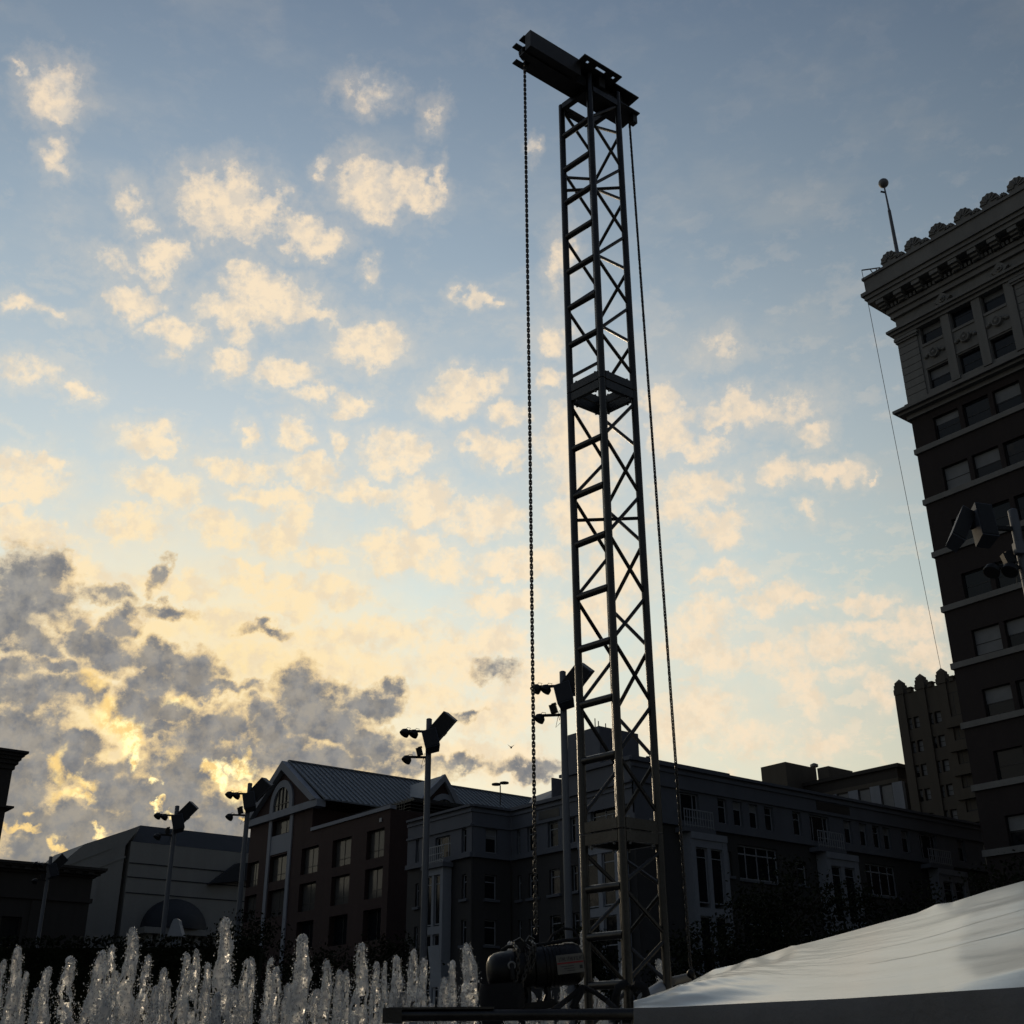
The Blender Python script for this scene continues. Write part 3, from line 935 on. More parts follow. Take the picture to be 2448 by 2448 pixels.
MB().lathe((vp[0], vp[1], vp[2] - 1.2), (0, 0, 1), [(0, .16), (1.3, .16), (1.31, .42), (1.55, .42), (1.7, .1)], 10).build('roof_vent', 'steel', cb)

# ------------------------------------------------------------------ long grey corner building, four storeys
pD = np.array((6.25, 61.5))
db_ = thing('corner_building', (10, 66, 0), 'long four storey corner building of grey stucco over brown brick with glazed bays', 'building')
FR = Face(pD, UX)                                    # long facade running away to the right
zR = FR.px(1583, 1831)[1]
p4x = lambda x, y: (1550 + x * .3106, 1750 + y * .3106)
zfl = FR.px(*p4x(560, 745))[1]                       # string course between stucco and brick
LR = 33.0
topw = [FR.rect(p4x(*a), p4x(*b)) for a, b in (((545, 710), (580, 525)), ((665, 740), (712, 558)), ((788, 752), (830, 578)), ((908, 775), (945, 598)), ((1125, 790), (1155, 615)),
                                              ((1520, 845), (1545, 672)), ((1640, 870), (1668, 700)), ((1742, 882), (1768, 722)), ((1825, 900), (1852, 740)))]
za, zb = np.median([q[2] for q in topw]), np.median([q[3] for q in topw])
topw = [(q[0], max(q[1], q[0] + .75), za, zb) for q in topw]
topw += [(topw[-1][0] + 1.9 + 3.1 * k, topw[-1][0] + 2.7 + 3.1 * k, za, zb) for k in range(4) if k != 1]
bal = [FR.rect(p4x(240, 745), p4x(385, 490)), FR.rect(p4x(1265, 885), p4x(1385, 650)), FR.rect((2205, 2050), (2236, 1996))]
lza, lzb = np.mean([q[2] for q in bal[:2]]), np.mean([q[3] for q in bal[:2]])
bal = [(q[0], q[1], lza, lzb) for q in bal]
groups = [FR.rect(p4x(712, 1128), p4x(998, 905)), FR.rect(p4x(1690, 1140), p4x(1900, 1020))]
gza, gzb = groups[0][2], groups[0][3]
groups = [(q[0], q[1], gza, gzb) for q in groups]
sml = [FR.rect(p4x(578, 1100), p4x(612, 918)), FR.rect(p4x(1160, 1110), p4x(1188, 985)), FR.rect(p4x(1560, 1180), p4x(1590, 1040))]
sml = [(q[0], max(q[1], q[0] + .8), sml[0][2], sml[0][3]) for q in sml]
low_ = []
for k in (1, 2):
    low_ += [(q[0], q[1], q[2] - 3.6 * k, q[3] - 3.6 * k) for q in groups + sml if q[2] - 3.6 * k > .5]
bays = [(FR.px(*p4x(300, 830))[0] - .15, FR.px(*p4x(480, 830))[0] + .15), (FR.px(*p4x(1335, 965))[0] - .15, FR.px(*p4x(1495, 965))[0] + .15), (FR.px(2229, 2080)[0] - .1, FR.px(2272, 2082)[0] + .3)]
mb = MB()
FR.wall(mb, 0, LR, zfl, zR, topw + bal, .3)
mb.add([FR.pt(0, 0, zR), FR.pt(LR, 0, zR), FR.pt(LR, .5, zR), FR.pt(0, .5, zR)], [(0, 1, 2, 3)])
FR.box(mb, .9, LR, .9, 14, zfl, zR - .6)
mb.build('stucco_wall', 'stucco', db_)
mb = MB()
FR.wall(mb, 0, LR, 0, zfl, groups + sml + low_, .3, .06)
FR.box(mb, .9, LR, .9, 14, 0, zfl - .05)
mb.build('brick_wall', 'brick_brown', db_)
for o_ in topw:
    FR.window(db_, o_, .16, .06, (), (.68,), 'frame_light', 'glass', random.choice([0, 0, .3]))
for o_ in bal:
    FR.window(db_, o_, .16, .07, (.22, .78), (), 'frame_light', 'glass')
for o_ in groups:
    FR.window(db_, o_, .2, .09, (.22, .5, .78), (.74,), 'frame_light', 'glass', 0, 'stucco')
for o_ in sml + low_:
    FR.window(db_, o_, .2, .07, (.5,) if o_[1] - o_[0] > 2 else (), (.7,), 'frame_light', 'glass', 0, 'stucco')
for nm, o_, a_, b_, m_ in (('string_course', .14, zfl - .18, zfl + .12, 'stucco'), ('cornice', .12, zR - 1.10, zR - .94, 'stucco'), ('parapet_coping', .16, zR + .002, zR + .16, 'stucco'), ('parapet_band', .08, zR - .30, zR - .14, 'stucco')):
    q = MB()
    FR.box(q, -o_, LR, -o_, .3 if nm != 'parapet_coping' else .55, a_, b_)
    q.build(nm, m_, db_)
q = MB()
s1_ = FR.px(1746, 1859)[0]
FR.box(q, 0, s1_, .02, 3, zR + .164, zR + .30)
q.build('raised_coping', 'stucco', db_)
s_, z_ = FR.px(1930 + 20, 1917)
for s_, w_ in ((s_, 3.2),):
    q = MB()
    FR.box(q, s_, s_ + w_, -.012, .1, zR - .88, zR - .36)
    q.build('dark_sign_panel', 'frame_dark', db_)


def balcony(F_, par, r):
    a, b, c, d = r
    q = MB()
    F_.box(q, a - .35, b + .35, -.75, -.01, c - .28, c - .03)
    q.build('balcony_slab', 'stucco', par)
    q = MB()
    F_.box(q, a - .3, b + .3, -.70, -.66, c + .86, c + .92)
    F_.box(q, a - .3, b + .3, -.70, -.66, c + .06, c + .10)
    for k in range(12):
        s = a - .3 + (b - a + .56) * k / 11
        F_.box(q, s, s + .04, -.695, -.665, c - .03, c + .86)
    F_.box(q, a - .3, b + .3, -.69, -.67, c + .45, c + .49)
    q.build('railing', 'frame_light', par)


def bay_tower(F_, par, s0, s1, ztop_, rows, t=-.7):
    q = MB()
    pw = (s1 - s0) * .16
    F_.box(q, s0 - pw, s0 + .02, t, .0, 0, ztop_)
    F_.box(q, s1 - .02, s1 + pw, t, .0, 0, ztop_)
    F_.box(q, (s0 + s1) / 2 - pw * .42, (s0 + s1) / 2 + pw * .42, t + .04, .0, 0, ztop_ - .3)
    F_.box(q, s0 - pw, s1 + pw, t - .06, .0, ztop_ + .002, ztop_ + .35)
    for (za_, zb2) in rows:
        F_.box(q, s0 + .02, s1 - .02, t + .02, -.02, zb2 + .002, zb2 + .42)
    q.build('bay_frame', 'stone_light', par)
    for (za_, zb2) in rows:
        for k in range(2):
            a = s0 + .03 + ((s1 - s0) / 2 + pw * .4 - .0) * k
            b = a + (s1 - s0) / 2 - pw * .42 - .06
            F_.window(par, (a, b, za_, zb2), t + .14, .06, (), (.82,) if zb2 - za_ < 3.5 else (.36, .70), 'frame_light', 'glass')


for o_ in bal:
    balcony(FR, db_, o_)
for (a, b) in bays:
    bay_tower(FR, db_, a, b, zfl - .9, [(zfl - 4.1, zfl - 1.3), (zfl - 10.0, zfl - 4.75)])
# left wing: three wall planes stepping back
pL = [np.array((-6.45, 72.9)), np.array((-2.35, 67.75)), np.array((-0.15, 69.45))]
F3 = Face(pL[0], -WX)
F2 = Face(pL[1], UX)
L3 = (pL[1] - pL[0]) @ F3.a
L2 = (pL[2] - pL[1]) @ F2.a
F1 = Face(pL[2], -WX)
L1 = (pD - pL[2]) @ F1.a
zL = 13.75
p6x = lambda x, y: (950 + x * .2588, 1850 + y * .2588)
zsL = F3.px(*p6x(540, 770))[1]
w3t = [F3.rect(p6x(590, 725), p6x(638, 520)), F3.rect(p6x(165, 812), p6x(203, 620))]
w3b = [F3.rect(p6x(345, 850), p6x(490, 560))]
w2t = [F2.rect(p6x(815, 725), p6x(925, 517))]
w1t = [F1.rect(p6x(1100, 725), p6x(1132, 525)), F1.rect(p6x(1200, 712), p6x(1285, 492)), F1.rect(p6x(1390, 645), p6x(1482, 462)), F1.rect(p6x(1592, 515), p6x(1642, 290))]
za, zb = w2t[0][2], w2t[0][3]
al = lambda L_: [(q[0], q[1], za, zb) for q in L_]
w3t, w2t, w1t = al(w3t), al(w2t), al(w1t)
big = F1.rect((1412, 1958), (1474, 1912))
w1t.append((big[0], big[1], za, zb + .2))
dz_ = zb - za


def lower(L_, drop, h_):
    return [(q[0], q[1], za - drop, za - drop + h_) for q in L_]


hl = F2.rect(p6x(815, 1155), p6x(925, 937))
d1, h1 = za - hl[2], hl[3] - hl[2]
w3l = lower(w3t, d1, h1) + lower(w3t, d1 * 2 - .1, h1)
w2l = lower(w2t, d1, h1) + lower(w2t, d1 * 2 - .1, h1)
w1l = lower(w1t[:4], d1, h1) + lower(w1t[:4], d1 * 2 - .1, h1)
sT = F1.px(1345, 1905)[0]                            # raised part towards the corner starts here
for F_, L_, tw_, lw_, zz_ in ((F3, L3, w3t + w3b, w3l, zL), (F2, L2, w2t, w2l, zL), (F1, L1, w1t, w1l, zL)):
    mb = MB()
    F_.wall(mb, 0, L_, zsL, zz_, tw_, .3)
    mb.add([F_.pt(0, 0, zz_), F_.pt(L_, 0, zz_), F_.pt(L_, 1.2, zz_), F_.pt(0, 1.2, zz_)], [(0, 1, 2, 3)])
    F_.box(mb, .9, L_ - .9, .8, 2.4, zsL, zz_ - .5)
    mb.build('stucco_wall', 'stucco', db_)
    mb = MB()
    F_.wall(mb, 0, L_, 0, zsL, lw_, .3, .06)
    F_.box(mb, .9, L_ - .9, .8, 2.4, 0, zsL - .05)
    mb.build('brick_wall', 'brick_brown', db_)
    for o_ in tw_:
        wide = o_[1] - o_[0] > 1.3
        F_.window(db_, o_, .16, .06, (.5,) if wide and o_ not in w3b else ((.25, .75) if wide else ()), (.72,), 'frame_light', 'glass', random.choice([0, 0, .4]))
    for o_ in lw_:
        wide = o_[1] - o_[0] > 1.3
        F_.window(db_, o_, .2, .06, (.5,) if wide else (), (.7,), 'frame_light', 'glass', 0, 'stucco')
    for nm, o_, a_, b_ in (('string_course', .14, zsL - .16, zsL + .1), ('cornice', .1, zz_ - 1.08, zz_ - .94), ('parapet_coping', .16, zz_ + .002, zz_ + .14), ('parapet_band', .07, zz_ - .28, zz_ - .14)):
        q = MB()
        F_.box(q, 0, L_, -o_, .02, a_, b_)
        q.build(nm, 'stucco', db_)
q = MB()
F1.box(q, sT, L1 - .01, -.02, 6, zL + .15, zR)
q.build('raised_corner_wall', 'stucco', db_)
q = MB()
F1.box(q, sT - .1, L1 + .1, -.16, 6, zR + .003, zR + .17)
q.build('raised_corner_coping', 'stucco', db_)
s_, z_ = F1.px(1312, 1935)
q = MB()
F1.box(q, s_ - .9, s_ + .9, -.02, .02, zL - .86, zL - .40)
q.build('dark_sign_panel', 'frame_dark', db_)
balcony(F3, db_, w3b[0])
b3 = (F3.px(*p6x(330, 930))[0], F3.px(*p6x(430, 930))[0] + .5)
bay_tower(F3, db_, b3[0], b3[1], zsL - .5, [(zsL - 3.6, zsL - .9), (zsL - 8.6, zsL - 4.1)], -.6)
b1 = (big[0], big[1] + .3)
bay_tower(F1, db_, b1[0], b1[1], zsL - .4, [(zsL - 3.4, zsL - .8), (zsL - 8.6, zsL - 3.9)], -.6)
pc = at(1432, 1735, 74)
l_ = abs((atz(1352, 1757, pc[2])[:2] - pc[:2]) @ WX)
r_ = abs((atz(1534, 1752, pc[2])[:2] - pc[:2]) @ UX)
a = pc[:2]
q = MB()
q.prism([tuple(a), tuple(a + UX * r_), tuple(a + UX * r_ + WX * l_), tuple(a + WX * l_)], zL - 2, pc[2])
q.build('penthouse', 'stucco', db_)
for px_, h_ in ((1423, .9), (1431, .6), (1448, .35)):
    p_ = at(px_, 1737, 74.5)
    MB().tube([(p_[0], p_[1], p_[2] - 1), (p_[0], p_[1], p_[2] + h_ * .6)], .035, 5).build('aerial', 'lamp', db_)
q = MB()
pc = at(1320, 1859, 78)
a = pc[:2]
q.prism([tuple(a), tuple(a + UX * 6), tuple(a + UX * 6 + WX * .1), tuple(a + WX * .1)], zL - 2, pc[2])
q.build('roof_box', 'stucco', db_)
p_ = at(1547, 1826, 66)
q = MB()
q.tube([(p_[0], p_[1], p_[2] - 2), (p_[0], p_[1], p_[2] + .15)], .06, 6)
q.box((p_[0] + .2, p_[1], p_[2] + .25), (.25, .2, .14))
q.box((p_[0] - .5, p_[1], p_[2] - .35), (.25, .2, .2))
q.build('roof_floodlight', 'lamp', db_)

# ------------------------------------------------------------------ red brick building with gabled metal roof
eb = thing('gabled_building', (-12, 92, 0), 'red brick building with steep gable, arched window and ribbed metal roof', 'building')
pE = np.array((-8.8, 85.0)) + WX * 20.0
FE = Face(pE, -WX)
p5x = lambda x, y: (550 + x * .3106, 1750 + y * .3106)
zE = FE.px(935, 1933)[1]
sP = FE.px(745, 1985)[0]                              # pavilion ends here
sA, zA = FE.px(684, 1820)
sR_, zEn = FE.px(*p5x(690, 515))
sL_ = 2 * sA - sR_
zEn0 = FE.px(*p5x(690, 570))[1]
rc = lambda bl, tr: FE.rect(p5x(*bl), p5x(*tr))
rows = [[rc((125, 1180), (218, 1010)), rc((300, 1140), (440, 935)), rc((545, 1085), (678, 890)), rc((785, 1030), (930, 825)), rc((1050, 970), (1185, 760))],
        [rc((105, 1430), (200, 1265)), rc((285, 1410), (420, 1222)), rc((525, 1370), (657, 1160)), rc((775, 1325), (915, 1112)), rc((1035, 1275), (1170, 1062))]]
for rw in rows:
    za, zb = np.median([q[2] for q in rw]), np.median([q[3] for q in rw])
    rw[:] = [(q[0] - .08, q[1] + .08, za - .18, zb + .22) for q in rw]
dzr = rows[0][0][2] - rows[1][0][2]
logg = [(q[0], q[1], q[2] - dzr * 1.02, q[3] - dzr * 1.02) for q in rows[1][2:]]
wt = rc((322, 805), (462, 652))
ops = [o_ for rw in rows for o_ in rw]
mb = MB()
FE.wall(mb, sL_ + .6, 20.0, 0, zE, ops + logg, .5)
FE.wall(mb, sL_ + .6, sP, zE, zEn0, [wt], .5)
FE.box(mb, sL_ + .7, 19.9, 1.0, 18, 0, zE - .7)
FE.box(mb, sL_ + .7, sP - .1, 1.0, 18, zE - .8, zEn0)
mb.add([FE.pt(20, 0, 0), FE.pt(20, 18, 0), FE.pt(20, 18, zE), FE.pt(20, 0, zE)], [(0, 1, 2, 3)])
mb.add([FE.pt(sP, 0, zE), FE.pt(sP, 18, zE), FE.pt(sP, 18, zEn0), FE.pt(sP, 0, zEn0)], [(0, 1, 2, 3)])
mb.add([FE.pt(sL_ + .6, 0, 0), FE.pt(sL_ + .6, 18, 0), FE.pt(sL_ + .6, 18, zEn0), FE.pt(sL_ + .6, 0, zEn0)], [(0, 1, 2, 3)])
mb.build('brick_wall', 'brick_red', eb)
for o_ in ops + [wt]:
    w_ = o_[1] - o_[0]
    FE.window(eb, o_, .32, .06, (.28, .62) if o_ == wt else (.48,), (.28,) if o_ != wt else (), 'frame_dark', 'glass_grey', 0)
for o_ in logg:
    FE.window(eb, o_, .44, .06, (.5,), (), 'frame_dark', 'glass', 0)
q = MB()
FE.box(q, sP + .003, 20.1, -.12, .4, zE + .002, zE + .26)
q.build('parapet_coping', 'stone_light', eb)
q = MB()
FE.box(q, sL_ - .1, sR_ + .1, -.3, .5, zEn0 + .003, zEn - .002)
q.build('entablature', 'stone_light', eb)
q = MB()
q.extrude([FE.pt(sL_ + .5, .05, zEn), FE.pt(sR_ - .5, .05, zEn), FE.pt(sA, .05, zA - .5)], (FE.n[0] * .5, FE.n[1] * .5, 0))
q.build('gable_wall', 'brick_red', eb)
for sg, s_e in ((0, sL_), (1, sR_)):
    q = MB()
    dv = np.array(FE.pt(sA, -.4, zA)) - np.array(FE.pt(s_e, -.4, zEn))
    q.extrude([FE.pt(s_e, -.4, zEn), FE.pt(sA, -.4, zA), FE.pt(sA, -.4, zA - .75), FE.pt(s_e + (.9 if sg == 0 else -.9), -.4, zEn)], (FE.n[0] * .6, FE.n[1] * .6, 0))
    q.build('gable_coping', 'stone_light', eb)
# arched window with stone surround
ar = rc((340, 580), (472, 405))
aw = (ar[1] - ar[0]) / 2
sc_, zs_ = (ar[0] + ar[1]) / 2, zEn + .05


def arch(F_, par, sc, zs, r0, r1, hh, t0, t1, name, m_):
    q = MB()
    o_i = []
    N_ = 14
    ang_ = [math.pi * i / N_ for i in range(N_ + 1)]
    out = [(sc + r1 * math.cos(a), zs + hh + r1 * math.sin(a)) for a in ang_]
    inn = [(sc + r0 * math.cos(a), zs + hh + r0 * math.sin(a)) for a in ang_]
    out = [(sc + r1, zs)] + out + [(sc - r1, zs)]
    inn = [(sc + r0, zs)] + inn + [(sc - r0, zs)]
    for i in range(len(out) - 1):
        c = [out[i], out[i + 1], inn[i + 1], inn[i]]
        q.hexa([F_.pt(c[k][0], t0, c[k][1]) for k in range(4)] + [F_.pt(c[k][0], t1, c[k][1]) for k in range(4)])
    q.build(name, m_, par)


def arch_glass(F_, par, sc, zs, r0, hh, t, m_, mull):
    ang_ = [math.pi * i / 14 for i in range(15)]
    poly = [F_.pt(sc + r0, t, zs)] + [F_.pt(sc + r0 * math.cos(a), t, zs + hh + r0 * math.sin(a)) for a in ang_] + [F_.pt(sc - r0, t, zs)]
    q = MB()
    for k in mull:
        h_ = hh + math.sqrt(max(0, r0 * r0 - (k * r0) ** 2))
        F_.box(q, sc + k * r0 - .04, sc + k * r0 + .04, t - .08, t - .01, zs, zs + h_)
    F_.box(q, sc - r0, sc + r0, t - .075, t - .012, zs + hh * .95, zs + hh * .95 + .06)
    o = q.build('arched_window', 'frame_dark', par)
    q = MB()
    q.extrude(poly, (F_.n[0] * .02, F_.n[1] * .02, 0))
    q.build('pane', m_, o)


hh_ = max(.2, ar[3] - zs_ - aw)
arch(FE, eb, sc_, zs_, aw * 1.0, aw * 1.42, hh_, -.12, .1, 'arch_surround', 'stone_light')
arch_glass(FE, eb, sc_, zs_, aw, hh_, .02, 'glass_grey', (-.45, 0, .45))
for s_ in (rows[0][1][0] - .55, rows[0][1][1] + .1):
    q = MB()
    FE.box(q, s_, s_ + .5, -.1, .1, .5, zEn0)
    q.build('pilaster', 'stone_light', eb)
q = MB()
FE.box(q, rows[0][1][0] - .04, rows[0][1][1] + .09, -.04, .08, rows[0][1][3] + .15, wt[2] - .05)
q.build('stone_panel', 'stone_light', eb)
# main roof: two slopes with standing seams, running away from the gable
LRF = 42.0
for sg, s_e in ((0, sL_ - .3), (1, sR_ + .35)):
    a0, a1 = np.array(FE.pt(s_e, .25, zEn - .1)), np.array(FE.pt(sA, .25, zA - .08))
    b0, b1 = np.array(FE.pt(s_e, LRF, zEn - .1)), np.array(FE.pt(sA, LRF, zA - .08))
    q = MB()
    q.hexa([a0, b0, b1, a1, a0 + (0, 0, .12), b0 + (0, 0, .12), b1 + (0, 0, .12), a1 + (0, 0, .12)])
    rf = q.build('roof', 'roof_metal', eb)
    q = MB()
    for k in range(int(LRF / .52)):
        f_ = k * .52 / LRF
        p0 = a0 + (b0 - a0) * f_ + np.array((0, 0, .16))
        p1 = a1 + (b1 - a1) * f_ + np.array((0, 0, .16))
        q.bar(p0, p1, .06, .1)
    q.build('roof_seam', 'roof_metal', rf, kind='stuff')
q = MB()
q.bar(FE.pt(sA, .2, zA + .08), FE.pt(sA, LRF, zA + .08), .3, .12)
q.build('ridge_cap', 'roof_metal', eb)
# cross gable on the right slope
FX = Face(FE.pt(sR_ + .25, 0, 0), UX)
gx0 = FX.px(975, 1912)[0]
gx1 = FX.px(1118, 1925)[0]
gxa, gza_ = FX.px(1059, 1852)
gzb_ = zEn - .1
q = MB()
q.extrude([FX.pt(gx0 + .4, .02, gzb_), FX.pt(gx1 - .4, .02, gzb_), FX.pt(gxa, .02, gza_ - .4)], (FX.n[0] * .4, FX.n[1] * .4, 0))
q.build('cross_gable_wall', 'brick_red', eb)
for s_e, sg in ((gx0, 1), (gx1, -1)):
    q = MB()
    q.extrude([FX.pt(s_e, -.35, gzb_), FX.pt(gxa, -.35, gza_), FX.pt(gxa, -.35, gza_ - .6), FX.pt(s_e + sg * .7, -.35, gzb_)], (FX.n[0] * .5, FX.n[1] * .5, 0))
    q.build('cross_gable_coping', 'stone_light', eb)
    q = MB()
    q.hexa([FX.pt(s_e, .15, gzb_ - .1), FX.pt(s_e, 6, gzb_ - .1), FX.pt(gxa, 6, gza_ - .2), FX.pt(gxa, .15, gza_ - .2),
            FX.pt(s_e, .15, gzb_), FX.pt(s_e, 6, gzb_), FX.pt(gxa, 6, gza_ - .06), FX.pt(gxa, .15, gza_ - .06)])
    q.build('cross_gable_roof', 'roof_metal', eb)
axw = (gx1 - gx0) * .17
arch(FX, eb, gxa + .2, gzb_ + .02, axw, axw * 1.45, .35, -.12, .1, 'arch_surround', 'stone_light')
arch_glass(FX, eb, gxa + .2, gzb_ + .02, axw, .35, .015, 'glass_grey', (0,))
# roof terrace with railing behind the brick parapet
q = MB()
FE.box(q, sP + 1.2, 19.2, 2.5, 12, zEn - 1.35, zEn - 1.15)
q.build('terrace_canopy', 'frame_dark', eb)
q = MB()
for k in range(30):
    s_ = sP + .5 + k * .33
    FE.box(q, s_, s_ + .05, 2.0, 2.05, zE - .2, zEn - 1.353)
for k in range(5):
    FE.box(q, sP + .5, 19.5, 2.01, 2.04, zE + .2 + k * .22, zE + .23 + k * .22)
for k in range(5):
    FE.box(q, 19.5, 19.53, 2.0, 20, zE + .1 + k * .25, zE + .16 + k * .25)
q.build('terrace_railing', 'frame_dark', eb)
q = MB()
FE.box(q, 18.6, 18.9, -.06, 0.0, zE - .75, zE - .48)
q.build('wall_lamp', 'frame_light', eb)
# far return of the metal roof
q = MB()
a, b, c, d = at(1272, 1906, 104), at(1345, 1880, 100), at(1345, 1915, 95), at(1255, 1940, 98)
q.hexa([d, c, c + (2, 6, 2), d + (2, 6, 2), d + (0, 0, .1), c + (0, 0, .1), b, a])
q.build('roof', 'roof_metal', eb)
p_ = at(1196, 1892, 103)
q = MB()
q.tube([(p_[0], p_[1], p_[2] - 1.2), (p_[0], p_[1], p_[2] + .5)], .05, 6)
q.lathe((p_[0] - .35, p_[1], p_[2] + .5), (0, 0, 1), [(0, .1), (.05, .4), (.18, .4), (.25, .1)], 10)
q.lathe((p_[0] + .35, p_[1], p_[2] + .62), (0, 0, 1), [(0, .1), (.05, .4), (.18, .4), (.25, .1)], 10)
tag(q.build('roof_lamp', 'lamp'), 'small twin headed lamp poking up above the ridge of the metal roof', 'lamp')

# ------------------------------------------------------------------ cream theatre block with dark mansard
fb = thing('theatre_building', (-36, 128, 0), 'large windowless cream block with dark sloping roof behind the thin lamp pole', 'building')
pF = at(336, 1973, 125)
FF = Face(pF, UX)
zF = pF[2]
zW = FF.px(420, 2030)[1]
q = MB()
FF.box(q, -1.5, 34, -2.0, 24, 0, zW)
q.build('wall', 'cream', fb)
q = MB()
q.hexa([FF.pt(-1.4, -2.02, zW), FF.pt(34, -2.02, zW), FF.pt(34, 4, zW), FF.pt(-1.4, 4, zW), FF.pt(0, 0, zF), FF.pt(34, 0, zF), FF.pt(34, 4, zF), FF.pt(0, 4, zF)])
q.build('mansard_roof', 'roof_dark', fb)
wing = [FF.px(x, y, -1.9) for x, y in ((300, 2021), (336, 1974.5), (202, 2018), (146, 2064))]
q = MB()
q.extrude([FF.pt(wing[0][0], -1.95, 0)] + [FF.pt(a_, -1.95, z_) for a_, z_ in wing] + [FF.pt(wing[3][0], -1.95, 0)], (FF.n[0] * 9, FF.n[1] * 9, 0))
q.build('stair_wing', 'cream', fb)
s_, z_ = FF.px(213, 2170, -2.3)
q = MB()
FF.box(q, s_ - .45, s_ + .45, -2.5, -1.97, 2, FF.px(220, 2096, -2.3)[1])
q.build('corner_pilaster', 'cream', fb)
for k, ((xa, ya), (xb, yb)) in enumerate((((160, 2068), (268, 2026)), ((205, 2085), (300, 2048)))):
    a0, a1 = FF.px(xa, ya, -1.97), FF.px(xb, yb, -1.97)
    q = MB()
    q.bar(FF.pt(a0[0], -1.98, a0[1]), FF.pt(a1[0], -1.98, a1[1]), .10, .16)
    q.build('wall_moulding', 'cream', fb)
for k, y_ in enumerate((2072, 2105, 2142)):
    s_, z_ = FF.px(430, y_, -2.05)
    q = MB()
    FF.box(q, -1.45, 34, -2.06, -2.0, z_ - .10, z_)
    q.build('facade_strip', 'roof_dark', fb)  # dark raised strip in place of a cut groove
s_, z_ = FF.px(523, 2100, -2.1)
q = MB()
q.extrude([FF.pt(s_ - 1.3, -2.9, z_ - .7), FF.pt(s_ + 6, -2.9, z_ + .4), FF.pt(s_ + 6, -2.9, z_ + 2.2), FF.pt(s_ + 1.6, -2.9, z_ + 1.6)], (FF.n[0] * .8, FF.n[1] * .8, 0))
q.build('side_roof', 'roof_dark', fb)
s0, zb_ = FF.px(352, 2216, -4)
s1 = FF.px(508, 2216, -4)[0]
zt_ = FF.px(440, 2145, -4)[1]
q = MB()
rr = (s1 - s0) / 2
vs, fs = [], []
for i in range(9):
    th = math.pi / 2 * i / 8
    for k in range(17):
        ph = math.pi * k / 16
        vs.append(FF.pt((s0 + s1) / 2 + rr * math.cos(th) * math.cos(ph), -2.06 - 3.0 * math.cos(th) * math.sin(ph), zb_ + (zt_ - zb_) * math.sin(th)))
for i in range(8):
    for k in range(16):
        fs.append((i * 17 + k, i * 17 + k + 1, (i + 1) * 17 + k + 1, (i + 1) * 17 + k))
q.add(vs, fs)
q.build('domed_awning', 'roof_dark', fb, True)
for k in range(9):
    s_ = s0 + .3 + (s1 - s0 + 1.2) * k / 8
    q = MB()
    FF.box(q, s_ - .3, s_ + .3, -4.2, -2.1, 0, zb_ - .6)
    q.build('porch_pier', 'cream', fb)
q = MB()
FF.box(q, s0 - .5, s1 + 2.0, -4.6, -2.1, zb_ - .598, zb_ - .02)
q.build('porch_beam', 'cream', fb)

# ------------------------------------------------------------------ dark low building at the lower left, and the cornice at the left edge
pG = at(222, 2098, 108.0)
FG = Face(pG[:2] - UX * 60, UX)
gb = thing('low_brown_building', (-52, 96, 0), 'dark low brown building with a plain cornice at the left edge of the photo', 'building')
zG = atz(245, 2074, 9.8)[2]
zGc = FG.px(222, 2100)[1]
opsG = []
for k in range(12):
    a = 60 - 7.2 - k * 4.1
    opsG.append((a, a + 1.7, zGc - 8.6, zGc - 3.6))
mb = MB()
FG.wall(mb, 0, 60, 0, zGc, opsG, .7)
mb.add([FG.pt(60, 0, 0), FG.pt(60, 10, 0), FG.pt(60, 10, zGc), FG.pt(60, 0, zGc)], [(0, 1, 2, 3)])
FG.box(mb, 0, 59.9, 1.6, 10, 0, zGc)
mb.build('wall', 'brown_wall', gb)
for o_ in opsG:
    FG.window(gb, o_, .5, .09, (), (.5,), 'frame_dark', 'glass', 0, 'stone_tan')
for k in range(13):
    q = MB()
    a = 60 - 4.5 - k * 4.1
    FG.box(q, a - .5, a + .5, -.16, .05, 1, zGc - 2.2)
    q.build('pilaster', 'brown_wall', gb)
for o_, a_, b_ in ((.2, zGc - 2.1, zGc - 1.75), (.2, zGc + .003, zGc + .2), (.5, zGc + .203, zGc + .46), (.8, zGc + .463, zGc + .60), (.92, zGc + .603, zGc + .82)):
    q = MB()
    FG.box(q, 0, 60 + o_, -o_, 10, a_, b_)
    q.build('cornice', 'brown_wall', gb)
for k in range(40):
    q = MB()
    FG.box(q, 59.6 - k * 1.1 - .28, 59.6 - k * 1.1 + .28, -.72, -.45, zGc + .22, zGc + .455)
    q.build('cornice_bracket', 'brown_wall', gb)
q = MB()
FG.box(q, 0, 60.1, -.2, -.002, zGc - 10.2, zGc - 9.7)
q.build('string_course', 'brown_wall', gb)

